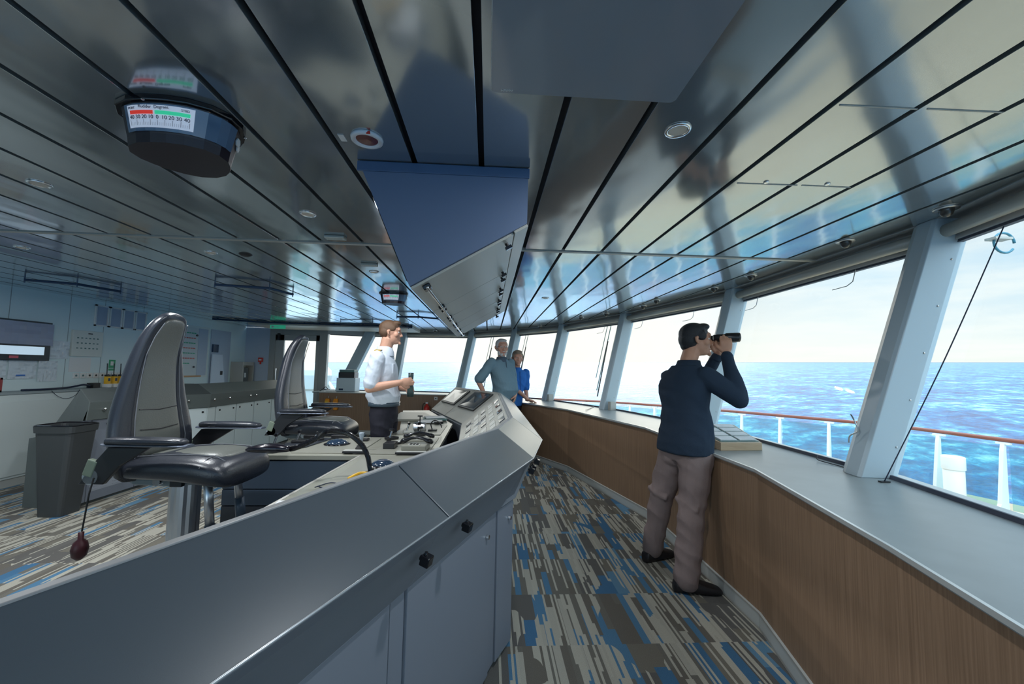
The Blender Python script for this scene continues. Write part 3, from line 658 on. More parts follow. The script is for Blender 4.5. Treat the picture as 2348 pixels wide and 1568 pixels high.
def grille(x, y, label, w=.13, dp=.06):
    g = thing('ceiling_grille', label, 'ceiling fitting', (x, y, CZ), 'small rectangular ceiling fittings')
    B().box((x, y, CZ - .010), (w, dp, .018)).build('body', mat('grille_green', (.38, .42, .40), .4), g, bevel=.004)
    for sx_ in (-.4, .4):
        B().ell((x + w * sx_, y - dp * .2, CZ - .020), (.005, .005, .002), n=8, m=4).build('screw', 'steel', g)
grille(-1.04, 2.67, 'rectangular grey ceiling fitting with screws just before the transverse joint')
grille(-1.02, 3.36, 'second rectangular ceiling fitting behind the joint, nearer the officer')
for nm, (x, y), lb in (('inspection_screw', (1.23, 1.67), 'small chrome inspection screw in the ceiling, left one of two'), ('inspection_screw', (1.51, 1.66), 'small chrome inspection screw in the ceiling, right one of two')):
    o = B().lathe((x, y, CZ), [(0, -.003), (.005, -.003), (.010, -.005), (.012, 0), (0, 0)], 16).build(nm, 'chrome', smooth=True); tag(o, lb, 'screw', 'inspection screws')
pos = [((2170, 487), 'nearest, above the largest window pillar'), ((1939, 560), 'second nearest, above the big window'), ((1722, 637), 'right one of the pair by the second pillar'), ((1637, 665), 'left one of the pair by the second pillar'), ((1505, 692), 'right one of the pair by the third pillar'), ((1475, 705), 'left one of the pair by the third pillar'), ((1390, 722), 'above the third window, towards the far end'), ((1332, 730), 'beside the fourth pillar'), ((1234, 742), 'small and far, above the standing men'), ((988, 752), 'small and far, right of the officer')]
for (u, v_), lb in pos:
    p = atZ(u, v_, CZ - .02); x, y = p.x, p.y
    if u < 1000: x, y = -1.25, 9.25
    if 1200 < u < 1300: x, y = 1.0, 7.75
    d = thing('dome_sensor', 'dark dome sensor on ceiling edge, ' + lb, 'sensor', (x, y, CZ), 'dome sensors along the window head')
    B().lathe((x, y, CZ), [(.028, -.004), (.050, -.006), (.052, 0), (.028, 0)], 24).build('flange', 'aluminium', d, smooth=True)
    B().lathe((x, y, CZ), [(0, -.046), (.012, -.044), (.024, -.032), (.030, -.014), (.032, -.002), (0, -.002)], 20).build('dome', mat('dome_dark', (.05, .045, .04), .15, coat=.5), d, smooth=True)
# black curved curtain rails under the ceiling
for (pth, lb) in (([(-4.75, 4.30), (-4.40, 4.46), (-4.30, 4.85)], 'black bent curtain rail under the ceiling over the left counter'), ([(-2.85, 4.25), (-2.36, 4.36), (-2.28, 4.70)], 'black bent curtain rail under the ceiling left of the officer'),
                  ([(-2.90, 7.9), (-2.2, 7.6), (-1.65, 8.2)], 'black bent curtain rail near the far windows'), ([(-.85, 6.6), (-1.15, 6.45), (-1.5, 6.5)], 'dark curtain rail right of the officer under the ceiling')):
    r = thing('curtain_rail', lb, 'rail', (*pth[0], CZ))
    z = CZ - .045; B().tube([(x, y, z) for x, y in pth], .014, 8).build('rail', 'blueblack', r)
    for x, y in pth: B().tube([(x, y, z - .03), (x, y, CZ)], .006, 8).build('bracket', 'blueblack', r)
r = thing('curtain_rail', 'long dark curtain track across the ceiling in front of the far door and windows', 'rail', (-4.6, 7.9, CZ))
B().tube([(-5.2, 7.75, CZ - .02), (-4.4, 8.15, CZ - .02), (-1.6, 8.35, CZ - .02)], .018, 8).build('rail', 'blueblack', r)
B().bx((-4.9, 8.35, CZ - .05), (-1.6, 9.3, CZ - .004)).build('soffit', mat('soffit_beige', (.56, .54, .50), .45), r)
# rudder indicators: black three-sided housings with lit scales
def indicator(c, s, rz, label, yaw_view):
    r = thing('rudder_indicator', label, 'instrument', c, None)
    c = V(c); n = 18
    def ring(rr, z, sx_=1., ex=0.):
        out = []
        for k in range(n):
            a = 2 * pi * k / n; R2 = rr * (1 + .06 * cos(3 * (a + rad(30)))); out.append(c + V((R2 * sx_ * cos(a), R2 * .82 * sin(a), z)))
        return out
    bd = B(); bd.loft([ring(s * .5, 0), ring(s * .5, -.02 * s / .4)]); bd.build('mounting_flange', 'black_gloss', r, bevel=.003)
    bd = B(); bd.loft([ring(s * .455, -.02 * s / .4), ring(s * .40, -.12 * s / .4), ring(s * .39, -.15 * s / .4)]); bd.build('housing', mat('housing_black', (.018, .010, .016), .4), r)
    # scale window facing the camera side: arc of the tapered wall
    def wall(a, t_, o=.003):
        rr = lerp(s * .455, s * .40, t_) ; R2 = rr * (1 + .06 * cos(3 * (a + rad(30)))) + o
        return c + V((R2 * cos(a), R2 * .82 * sin(a), lerp(-.02, -.12, t_) * s / .4))
    def patch(a0, a1, t0, t1, nm, m, o=.003, k=10, par=r, **kw):
        bd = B()
        for i in range(k):
            b0 = lerp(a0, a1, i / k); b1 = lerp(a0, a1, (i + 1) / k)
            bd.add([wall(b0, t0, o), wall(b1, t0, o), wall(b1, t1, o), wall(b0, t1, o)], [(0, 1, 2, 3)])
        return bd.build(nm, m, par)
    A0, A1 = rad(yaw_view - 62), rad(yaw_view + 66)
    patch(A0, A1, .06, .94, 'window_glass_panel', mat('gauge_glass', (.10, .16, .25), .12, coat=.5))
    sc = patch(rad(yaw_view - 56), rad(yaw_view + 16), .12, .84, 'dial', mat('dial_white', (.62, .66, .74), .4, emit=(.55, .62, .75), es=.22), .005)
    al, ar = yaw_view - 52, yaw_view + 12; mid = lerp(al, ar, .44)
    patch(rad(al), rad(mid - 1), .30, .42, 'port_arc', mat('dial_red', (.75, .05, .04), .4, emit=(.8, .05, .03), es=.25), .007, 8, sc)
    patch(rad(mid + 1), rad(ar), .30, .42, 'starboard_arc', mat('dial_green', (.05, .65, .35), .4, emit=(.05, .7, .35), es=.25), .007, 8, sc)
    tk = B()
    for k in range(33):
        a = rad(lerp(al, ar, k / 32)); w_ = .0022 if k % 4 else .0045; t0 = .60 if k % 4 == 0 else .68
        tk.add([wall(a - w_ * .8, t0, .0075), wall(a + w_ * .8, t0, .0075), wall(a + w_ * .8, .78, .0075), wall(a - w_ * .8, .78, .0075)], [(0, 1, 2, 3)])
    tk.build('scale_marks', mat('ink', (.05, .06, .12), .5), sc)
    nums = ['40', '30', '20', '10', '0', '10', '20', '30', '40']
    def lab(a, t_, sz, body, nm):
        p = wall(a, t_, .008); q = wall(a + .02, t_, .008); up = wall(a, t_ - .1, .008) - p
        return text(nm, body, sz, p, (q - p), up, 'ink', sc)
    for k, nb in enumerate(nums): lab(rad(lerp(al, ar, .04 + .92 * k / 8)), .52, s * .044, nb, 'scale_number')
    lab(rad(lerp(al, ar, .44)), .20, s * .036, 'Rudder  Degrees', 'scale_title'); lab(rad(lerp(al, ar, .05)), .23, s * .026, 'PORT', 'scale_title'); lab(rad(lerp(al, ar, .93)), .23, s * .026, 'STBD', 'scale_title')
    for k in range(2):
        a = rad(yaw_view + 78 + k * 11); bd = B(); p = wall(a, .38 + .1 * k, .002); nn = V((cos(a), sin(a), -.15)).normalized()
        bd.tube([p, p + nn * .004], .016 * s / .4, 6); bd.build('cap', 'white', r)
    for k in range(6):
        a = rad(k * 60 + 20); p = c + V((s * .47 * cos(a), s * .385 * sin(a), -.022 * s / .4)); B().ell(p, (.006, .006, .003), n=8, m=4).build('screw', 'steel', r)
    return r
indicator((-1.10, 1.44, CZ), .385, 0, 'black rudder angle indicator with red and green scale on the ceiling, large and near', -68)
indicator((-1.13, 4.72, CZ), .33, 0, 'black rudder angle indicator on the ceiling above the officer, small and far', -75)
# ------------------------------------------------------------------ helm chairs (built facing +X, base on the floor)
def rring(c, hw, hh, ax, az, n=20, p=2.6):
    """super-ellipse ring around c, half width hw along ax, half height hh along az"""
    out = []
    for k in range(n):
        a = 2 * pi * k / n; ca, sa = cos(a), sin(a)
        out.append(V(c) + V(ax) * (hw * math.copysign(abs(ca) ** (2 / p), ca)) + V(az) * (hh * math.copysign(abs(sa) ** (2 / p), sa)))
    return out
def make_chair(label):
    t = thing('helm_chair', label, 'chair', (0, 0, 0), 'helm chairs at the console')
    YA = V((0, 1, 0)); ZA = V((0, 0, 1)); XA = V((1, 0, 0))
    b = B()
    b.loft([rring((0, 0, z), hx, hx * .92, XA, YA, 24, 3.5) for z, hx in ((0, .20), (.03, .20), (.05, .15), (.27, .115), (.285, .112))]); b.build('pedestal_base', 'aluminium', t, smooth=False, bevel=.003)
    B().loft([rring((0, 0, z), .098, .082, XA, YA, 24, 2.2) for z in (.286, .312)]).build('collar', 'rubber', t, smooth=True)
    b = B(); k = 28; rings = []
    for z in (.29, .70):
        rings.append([V(((.086 - (.006 if j % 4 == 0 else 0)) * cos(2 * pi * j / k), (.070 - (.006 if j % 4 == 0 else 0)) * sin(2 * pi * j / k), z)) for j in range(k)])
    b.loft(rings); b.build('column', 'aluminium', t)
    b = B(); b.loft([rring((x, 0, z), hy, hz, YA, ZA, 16, 4) for x, z, hy, hz in ((-.27, .735, .12, .018), (-.2, .73, .15, .04), (.0, .725, .15, .042), (.17, .735, .15, .034), (.22, .75, .13, .02))])
    b.build('mechanism_housing', mat('mech_grey', (.13, .17, .19), .4), t, bevel=.003)
    b = B(); b.tube([(-.02, -.15, .735), (-.02, -.20, .735)], .022, 12); b.build('tilt_knob', 'chrome', t)
    b = B(); b.box((.07, -.160, .725), (.07, .03, .05)); b.build('lever_pocket', 'black', t, bevel=.005)
    # cushion
    prof = [(-.28, .775, .20, .035), (-.22, .80, .25, .060), (-.05, .812, .262, .076), (.13, .808, .27, .082), (.22, .800, .272, .088), (.31, .785, .266, .088), (.375, .765, .245, .074), (.40, .745, .20, .045)]
    b = B(); b.loft([rring((x, 0, z), hy, hz, YA, ZA, 28, 3.2) for x, z, hy, hz in prof]); seat = b.build('seat', 'leather', t, smooth=True, sub=1)
    b = B(); b.loft([rring((x, 0, z + .052), hy, hz * .35, YA, ZA, 24, 3.) for x, z, hy, hz in ((-.2, .80, .13, .05), (0, .815, .15, .06), (.15, .82, .155, .07), (.25, .82, .15, .07), (.335, .80, .13, .05))])
    b.build('seat_insert', 'leather_insert_lit', seat, smooth=True, sub=1)
    b = B()
    for s_ in (-1, 1): b.tube([(-.2, s_ * .155, .868), (.08, s_ * .168, .888), (.28, s_ * .165, .880), (.36, s_ * .15, .835)], .003, 6)
    b.tube([(.262, -.262, .83), (.262, -.20, .872), (.262, 0, .884), (.262, .20, .872), (.262, .262, .83)], .003, 6)
    b.build('piping', mat('piping', (.14, .15, .17), .4), seat)
    # back: centre line leans back then curls forward at the head
    bp = [(-.23, .70, .24, .050), (-.245, .82, .275, .062), (-.262, .95, .290, .070), (-.283, 1.08, .272, .070), (-.29, 1.20, .238, .067), (-.285, 1.33, .205, .062), (-.275, 1.46, .172, .058), (-.235, 1.58, .145, .050), (-.195, 1.67, .122, .042), (-.165, 1.72, .095, .032), (-.15, 1.742, .05, .016)]
    rg = []
    for i, (x, z, hw, hd) in enumerate(bp):
        dx = bp[min(i + 1, len(bp) - 1)][0] - bp[max(i - 1, 0)][0]; dz = bp[min(i + 1, len(bp) - 1)][1] - bp[max(i - 1, 0)][1]
        nx = V((dz, 0, -dx)).normalized(); r = []
        for q in rring((x, 0, z), hw, hd, YA, nx, 32, 2.7):
            w = abs(q.y) / hw; q = q + nx * (.045 * w ** 2.2 * (1 if z < 1.5 else .4)); r.append(q)
        rg.append(r)
    back = B().loft(rg).build('backrest', 'leather', t, smooth=True, sub=1)
    ip = [(-.190, .84, .175, .0), (-.197, .95, .180, 0), (-.218, 1.08, .165, 0), (-.228, 1.20, .148, 0), (-.228, 1.33, .135, 0), (-.222, 1.46, .122, 0), (-.190, 1.58, .106, 0), (-.156, 1.665, .086, 0), (-.136, 1.705, .058, 0)]
    rg = []
    for i, (x, z, hw, _) in enumerate(ip):
        dx = ip[min(i + 1, len(ip) - 1)][0] - ip[max(i - 1, 0)][0]; dz = ip[min(i + 1, len(ip) - 1)][1] - ip[max(i - 1, 0)][1]
        nx = V((dz, 0, -dx)).normalized(); rg.append(rring((x, 0, z), hw, .020, YA, nx, 24, 3.4))
    ins = B().loft(rg).build('backrest_insert', 'leather_insert_lit', back, smooth=True, sub=1)
    b = B()
    for z0, x0 in ((1.02, -.183), (1.14, -.201)): b.tube([(x0 - .003, -.135, z0), (x0 + .002, 0, z0 - .01), (x0 - .003, .135, z0)], .003, 6)
    b.build('piping', 'black', ins)
    b = B()
    for s_ in (-1, 1): b.tube([(-.168, s_ * .180, .86), (-.172, s_ * .186, .95), (-.192, s_ * .171, 1.08), (-.203, s_ * .154, 1.20), (-.204, s_ * .141, 1.33), (-.200, s_ * .127, 1.46), (-.168, s_ * .111, 1.58), (-.134, s_ * .088, 1.67)], .0028, 6)
    b.build('piping', 'piping', back)
    for s_ in (-1, 1):
        y = s_ * .335
        b = B(); b.loft([rring((x, y, z), hy, hz, YA, ZA, 16, 3.2) for x, z, hy, hz in ((-.175, .990, .030, .010), (-.165, .992, .042, .018), (0, .994, .046, .020), (.16, .994, .044, .019), (.215, .991, .038, .015), (.235, .988, .026, .008))])
        arm = b.build('armrest', 'leather', t, smooth=True)
        b = B(); b.loft([rring((x, y, .972), hy, .007, YA, ZA, 12, 3) for x, hy in ((-.2, .025), (-.17, .040), (.22, .040), (.262, .028))]); b.build('armrest_trim', mat('arm_trim', (.16, .19, .25), .3, .6), arm)
        b = B(); b.loft([[V((x0, y + e * .012, z)) , V((x0 + w_, y + e * .012, z)), V((x0 + w_, y - e * .012 , z)), V((x0, y - e * .012, z))] for e, x0, w_, z in ((1, -.31, .13, .76), (1, -.25, .15, .86), (1, -.17, .22, .958))]); b.build('armrest_support', 'black', t, bevel=.004)
        b = B(); b.tube([(-.25, y * .80, .80), (-.25, y + s_ * .012, .80)], .045, 18); b.build('pivot_cap', 'aluminium', t, bevel=.004)
        b = B(); b.box((-.255, y, .845), (.055, .03, .09), rot=Matrix.Rotation(.3, 3, 'Y')); b.build('pivot_cover', mat('pivot_green', (.16, .20, .15), .5), t, bevel=.006)
    for y, z0 in ((-.10, .44), (.16, .52)):
        b = B(); b.tube([(.20, y, .755), (.235, y, z0)], .024, 14); fp = b.build('footrest_post', 'aluminium', t, smooth=True)
        b = B(); b.tube([(.234, y, z0 + .02), (.252, y, z0 - .12)], .029, 14); b.build('post_sleeve', mat('sleeve', (.06, .09, .13), .4), fp, smooth=True)
    return t
ch = make_chair('nearer black leather helm chair on an aluminium column, beside the foreground console')
# lumbar pump hanging from the near chair
b = B().tube([(-.215, -.36, .80), (-.218, -.375, .72), (-.225, -.38, .60), (-.232, -.38, .53)], .004, 6); pmp = b.build('pump_hose', 'rubber', ch)
b = B(); b.lathe((-.235, -.38, .44), [(0, -.055), (.012, -.055), (.030, -.035), (.036, 0), (.028, .035), (.012, .05), (.012, .085), (0, .085)], 16); b.build('pump_bulb', mat('bulb', (.05, .008, .012), .45), ch, smooth=True)
ch2 = dup(ch, loc=(-1.78, 4.27, 0), rz=0, label='farther black leather helm chair behind the pedestal desk, near the officer')
for c in kids(ch2):
    if c.name.startswith('pump'): bpy.data.objects.remove(c)
ch.location = (-1.87, 2.66, 0); ch.rotation_euler = (0, 0, rad(-2))
# ------------------------------------------------------------------ things on the desk
DZ = .757
def dome(x, y, r, label, z=DZ):
    d = thing('trackball', label, 'trackball', (x, y, z), 'trackballs on the desk')
    B().lathe((x, y, z), [(r * 1.25, 0), (r * 1.25, .006), (r * 1.05, .010), (0, .010)], 28).build('bezel', 'black_gloss', d, smooth=True)
    B().ell((x, y, z + .008), (r, r, r * .42), n=24, m=12).build('ball', mat('ball_blue', (.02, .04, .075), .12, coat=.6), d, smooth=True); return d
dome(-1.28, 3.55, .085, 'glossy dark blue dome on the pedestal top between the two chairs')
dome(-.70, 2.80, .075, 'glossy dark dome beside the foot of the gooseneck microphone')
# gooseneck microphone / lamp
gp = [(-.72, 2.60, .76), (-.725, 2.58, .80), (-.735, 2.55, .88), (-.775, 2.52, .96), (-.85, 2.49, 1.02), (-.95, 2.46, 1.035), (-1.00, 2.42, .995), (-1.08, 2.39, .955), (-1.12, 2.38, .945)]
g = thing('gooseneck_lamp', 'black gooseneck desk lamp arching over the desk with a long oval head', 'lamp', gp[0])
def bez(P, n=60):
    out = []
    for i in range(len(P) - 1):
        p0, p1, p2, p3 = (V(P[max(i - 1, 0)]), V(P[i]), V(P[i + 1]), V(P[min(i + 2, len(P) - 1)]))
        m = max(2, n // (len(P) - 1))
        for k in range(m):
            t_ = k / m; out.append(.5 * ((2 * p1) + (p2 - p0) * t_ + (2 * p0 - 5 * p1 + 4 * p2 - p3) * t_ * t_ + (3 * p1 - p0 - 3 * p2 + p3) * t_ ** 3))
    out.append(V(P[-1])); return out
pp = bez(gp, 240)
B().tube(pp, [.0160 if k % 2 else .0142 for k in range(len(pp))], 10).build('flexible_neck', 'black_gloss', g)
B().lathe((gp[0][0], gp[0][1], DZ), [(0, .03), (.014, .03), (.022, .012), (.045, .006), (.045, 0), (0, 0)], 24).build('base', 'black', g, smooth=True)
hd = []
for k, (s_, w_, h_) in enumerate(((0, .012, .012), (.02, .030, .018), (.07, .040, .024), (.12, .042, .026), (.18, .036, .022), (.225, .022, .014), (.245, .006, .005))):
    hd.append(rring(V((-1.115, 2.38, .945)) + V((-s_, -.03 * s_, -.03 * s_ + .01 * sin(s_ * 12))), w_, h_, V((0, 1, 0)), V((0, 0, 1)), 18, 2.3))
B().loft(hd).build('lamp_head', mat('lamp_black', (.008, .006, .012), .18, coat=.5), g, smooth=True)
o = B().tube(bez([(-.80, 2.43, DZ + .01), (-.76, 2.50, DZ + .022), (-.70, 2.50, DZ + .02), (-.66, 2.46, DZ + .012), (-.72, 2.42, DZ + .008)], 30), .011, 8).build('strap', 'yellow', smooth=True); tag(o, 'orange yellow strap lying at the foot of the gooseneck lamp', 'strap')
o = B().tube(bez([(-.93, 2.28, DZ + .004), (-.88, 2.36, DZ + .006), (-.82, 2.33, DZ + .006), (-.86, 2.26, DZ + .004), (-.92, 2.30, DZ + .004)], 30), .003, 6).build('cable_loop', 'cable', smooth=True); tag(o, 'thin dark cable loop on the near end of the desk', 'cable')
sh = thing('paper_sheet', 'white paper sheet at the near corner of the desk behind the console ridge', 'paper', (-.9, 1.9, .752))
bd = B(); P = [(-.98, 1.80), (-.74, 1.86), (-.80, 2.10), (-.99, 2.02)]; bd.add([V((*p, .7525 + (.02 if i == 3 else 0))) for i, p in enumerate(P)] + [V((*p, .7535 + (.02 if i == 3 else 0))) for i, p in enumerate(P)], [(3, 2, 1, 0), (4, 5, 6, 7), (0, 1, 5, 4), (1, 2, 6, 5), (2, 3, 7, 6), (3, 0, 4, 7)]); bd.build('sheet', 'paper', sh)
def box_thing(name, label, cat, c, d, m, rz=0, grp=None, bevel=.003):
    return tag(B().box(c, d, rz).build(name, m, bevel=bevel), label, cat, grp)
def phone(x, y, rz, label):
    t = thing('telephone', label, 'telephone', (0, 0, 0), 'black desk telephones')
    B().box((0, 0, .022), (.20, .17, .044)).build('body', 'plate_beige', t, bevel=.008)
    bb = B(); bb.loft([rring((x_, .03, z_), w_, h_, V((0, 1, 0)), V((0, 0, 1)), 12, 2.5) for x_, z_, w_, h_ in ((-.135, .055, .012, .010), (-.125, .058, .028, .020), (-.085, .066, .028, .018), (-.05, .082, .020, .012), (0, .09, .018, .012), (.05, .082, .020, .012), (.085, .066, .028, .018), (.125, .058, .028, .020), (.135, .055, .012, .010))])
    bb.build('handset', 'black_gloss', t, smooth=True)
    bb = B().box((0, -.05, .046), (.09, .05, .004)); kp = bb.build('keypad', 'light_panel', t)
    for ix in (-1, 0, 1):
        for iy in (-1, 0, 1): B().box((ix * .026, -.05 + iy * .015, .050), (.016, .009, .005)).build('key', 'black', kp)
    t.location = (x, y, DZ); t.rotation_euler = (0, 0, rz); return t
phone(-.60, 3.62, rad(6), 'black telephone handset on pale desk, farther one of the two')
phone(-.58, 3.36, rad(-4), 'black telephone handset on pale desk, nearer one of the two')
def throttle(x, y, rz, label, h=.10, m='black'):
    t = thing('control_lever', label, 'lever', (0, 0, 0), 'levers and joysticks on the desk')
    B().box((0, 0, .012), (.11, .075, .024)).build('lever_base', m, t, bevel=.006)
    B().tube([(-.02, 0, .02), (.0, 0, h * .7)], .009, 10).build('shaft', 'steel', t)
    B().tube([(.0, -.03, h * .8), (.0, .03, h * .8)], .014, 12).build('grip', 'black_gloss', t, bevel=.004)
    t.location = (x, y, DZ); t.rotation_euler = (0, 0, rz); return t
throttle(-.80, 4.18, .3, 'lever with grey drum beside the officer at the desk edge', .12, 'light_panel')
throttle(-.66, 4.05, -.4, 'black control lever behind the farther telephone', .09)
throttle(-.88, 3.80, .9, 'black control lever left of the telephones', .11)
throttle(-1.12, 3.72, 0., 'small black lever at the back of the pedestal top', .07)
throttle(-1.52, 3.72, .4, 'small black lever at the back left of the pedestal', .08)
throttle(-1.72, 3.42, .2, 'small joystick with chrome shaft on the left of the pedestal', .12)
throttle(-1.62, 3.60, .2, 'small joystick just right of the leftmost one', .12)
js = thing('joystick', 'tall grey joystick with ribbed black boot at the pedestal corner', 'joystick', (-1.02, 3.36, DZ))
B().lathe((-1.02, 3.36, DZ), [(0, 0), (.045, 0), (.042, .012), (.034, .016), (.036, .024), (.026, .03), (.028, .038), (.016, .046), (0, .046)], 20).build('boot', 'rubber', js, smooth=True)
B().lathe((-1.02, 3.36, DZ + .045), [(0, 0), (.010, 0), (.014, .04), (.022, .075), (.020, .085), (0, .087)], 16).build('handle', mat('handle_grey', (.30, .36, .42), .3), js, smooth=True)
dr_ = thing('azimuth_control', 'round black and silver azimuth control drum standing on the desk', 'control', (-.70, 4.25, DZ))
B().tube([(-.76, 4.25, DZ + .05), (-.64, 4.25, DZ + .05)], .05, 24).build('drum', 'aluminium', dr_, smooth=False, bevel=.004)
B().tube([(-.715, 4.25, DZ + .05), (-.685, 4.25, DZ + .05)], .052, 24).build('band', 'black_gloss', dr_)
B().tube([(-.70, 4.25, DZ + .09), (-.70, 4.25, DZ + .16)], .006, 8).box((-.70, 4.25, DZ + .165), (.05, .02, .012)).build('top_grip', 'black', dr_)
mc = thing('desk_microphone', 'small black gooseneck microphone behind the azimuth drum', 'microphone', (-.58, 4.35, DZ))
B().tube(bez([(-.58, 4.35, DZ), (-.60, 4.35, DZ + .07), (-.56, 4.33, DZ + .11), (-.50, 4.3, DZ + .09), (-.48, 4.3, DZ + .04)], 30), .006, 8).build('neck', 'black', mc, smooth=True)
B().box((-.58, 4.35, DZ + .008), (.09, .07, .016)).build('base', 'black', mc, bevel=.004)
def keyboard(x, y, rz, label, w=.30, d=.11, m='black'):
    t = thing('keyboard', label, 'keyboard', (0, 0, 0), 'keyboards and key panels')
    B().box((0, 0, .008), (w, d, .016)).build('body', m, t, bevel=.003)
    for r_ in range(3):
        bb = B().box((0, (r_ - 1) * d * .28, .0185), (w * .94, d * .22, .003)); rw = bb.build('key_row', 'light_panel' if m != 'light_panel' else 'black', t)
    t.location = (x, y, DZ); t.rotation_euler = (0, 0, rz); return t
keyboard(-.58, 3.17, 0, 'black key panel at the front edge of the desk below the telephones', .24, .05)
keyboard(-1.02, 3.20, 0, 'black key panel at the front edge of the pedestal under the joystick', .17, .06)
keyboard(-.95, 5.40, .2, 'pale keyboard on the far desk right of the officer', .36, .14, 'light_panel')
keyboard(-.78, 3.60, .9, 'slanted black key panel between levers and telephones', .22, .09)
box_thing('clipboard', 'dark binder with pale pages lying on the far desk', 'binder', (-.68, 5.25, DZ + .015), (.30, .24, .022), 'teal_grey', .2)
box_thing('notebook', 'open pale notebook on the far desk beside the dark binder', 'notebook', (-.70, 5.02, DZ + .012), (.26, .18, .02), 'paper', -.1)
box_thing('notebook', 'white notepad lying on top of the dark binder', 'notebook', (-.68, 5.25, DZ + .036), (.24, .17, .015), 'paper', .3)
box_thing('handheld_radio', 'black handheld unit lying beside the notebook on the far desk', 'radio', (-.58, 4.88, DZ + .014), (.10, .05, .026), 'black', .5)
box_thing('pen_tray', 'black tray between the levers and the telephones', 'tray', (-.80, 3.42, DZ + .022), (.09, .13, .044), 'black', 0)
box_thing('paper_sheet', 'white paper sheet on the desk just behind the ridge seam', 'paper', (-.62, 2.62, DZ + .008), (.12, .18, .003), 'paper', .3, None, 0)
box_thing('calculator', 'small dark blue calculator on the paper behind the console ridge', 'calculator', (-.55, 2.72, DZ + .016), (.05, .10, .012), 'blueblack', .2)
box_thing('screen_tablet', 'small dark unit with red marks at the left end of the pedestal', 'instrument', (-1.60, 3.84, DZ + .014), (.16, .06, .03), 'black', .1)
box_thing('screen_tablet', 'flat dark unit beside the farther chair on the pedestal back edge', 'instrument', (-1.36, 3.86, DZ + .012), (.16, .06, .03), 'black', 0)
# ------------------------------------------------------------------ left bulkhead
WX = XL
def wbox(name, label, cat, y0, y1, z0, z1, m, th=.012, grp=None, x=WX):
    return tag(B().bx((x + .001, y0, z0), (x + th, y1, z1)).build(name, m, bevel=.002), label, cat, grp)
tv = thing('wall_monitor', 'wide wall monitor with plastic film hanging over it above the left counter', 'monitor', (WX, 4.9, 1.5))
B().bx((WX + .002, 4.2, 1.42), (WX + .06, 5.37, 1.90)).build('case', 'black', tv, bevel=.004)
B().bx((WX + .061, 4.24, 1.49), (WX + .063, 5.30, 1.59)).build('screen', mat('tv_glow', (.35, .45, .55), .2, emit=(.55, .72, .85), es=.35), tv)
B().bx((WX + .061, 4.94, 1.445), (WX + .066, 5.03, 1.475)).build('red_sticker', mat('pink_red', (.65, .12, .15), .4), tv)
o = bpy.data.meshes.new('film'); bd = B(); N = 16
g_ = [[V((WX + .07 + .012 * noise.noise(V((i * .7, j * .6, 2.))), 4.2 + 1.18 * i / N, 1.60 + .28 * j / 6 + (.01 if j == 0 else 0))) for i in range(N + 1)] for j in range(7)]
for j in range(6):
    for i in range(N): bd.add([g_[j][i], g_[j][i + 1], g_[j + 1][i + 1], g_[j + 1][i]], [(0, 1, 2, 3)])
tag(bd.build('plastic_film', 'lilac_film', smooth=True), 'grey lilac plastic film draped over the wall monitor', 'film')
def pouch(y0, y1, z0, z1, label):
    bd = B(); N, M_ = 12, 10; off = random.random() * 9
    gg = [[V((WX + .008 + .018 * abs(noise.noise(V((i * .45 + off, j * .45, off)))), y0 + (y1 - y0) * i / N, z0 + (z1 - z0) * j / M_)) for i in range(N + 1)] for j in range(M_ + 1)]
    for j in range(M_):
        for i in range(N): bd.add([gg[j][i], gg[j][i + 1], gg[j + 1][i + 1], gg[j + 1][i]], [(0, 1, 2, 3)])
    for i in range(N): bd.add([gg[0][i], gg[0][i + 1], V((WX + .002, gg[0][i + 1].y, z0)), V((WX + .002, gg[0][i].y, z0))], [(0, 1, 2, 3)])
    return tag(bd.build('plastic_pouch', 'pale_film', smooth=True), label, 'pouch', 'plastic pouches on the bulkhead')
pouch(5.385, 5.645, 1.45, 1.68, 'crinkled plastic pouch directly right of the wall monitor')
pouch(4.55, 4.97, 1.20, 1.42, 'crinkled plastic pouch under the monitor, at the left edge')
p_ = pouch(4.99, 5.28, 1.20, 1.42, 'plastic pouch with blue strip under the monitor')
tag(B().bx((WX + .028, 5.06, 1.235), (WX + .032, 5.15, 1.25)).build('blue_strip', 'blue'), 'short blue strip at the foot of a plastic pouch under the monitor', 'strip')
pouch(5.30, 5.52, 1.16, 1.42, 'plastic pouch under the monitor, rightmost of the lower row')
cp = thing('alarm_panel', 'pale square indicator panel with three rows of small buttons above the paper', 'panel', (WX, 5.87, 1.65))
B().bx((WX + .001, 5.66, 1.49), (WX + .03, 6.08, 1.845)).build('panel_box', mat('panel_white', (.66, .70, .66), .4), cp, bevel=.004)
for r_ in range(3):
    for c_ in range(6): B().bx((WX + .03, 5.715 + c_ * .055, 1.735 - r_ * .07), (WX + .035, 5.735 + c_ * .055, 1.75 - r_ * .07)).build('button', 'teal_grey', cp)
B().bx((WX + .03, 5.86, 1.80), (WX + .034, 5.92, 1.815)).build('display', 'black', cp)
wbox('paper_sheet', 'curled white paper sheet taped below the pale indicator panel', 'paper', 5.67, 5.96, 1.28, 1.475, 'paper', .004)
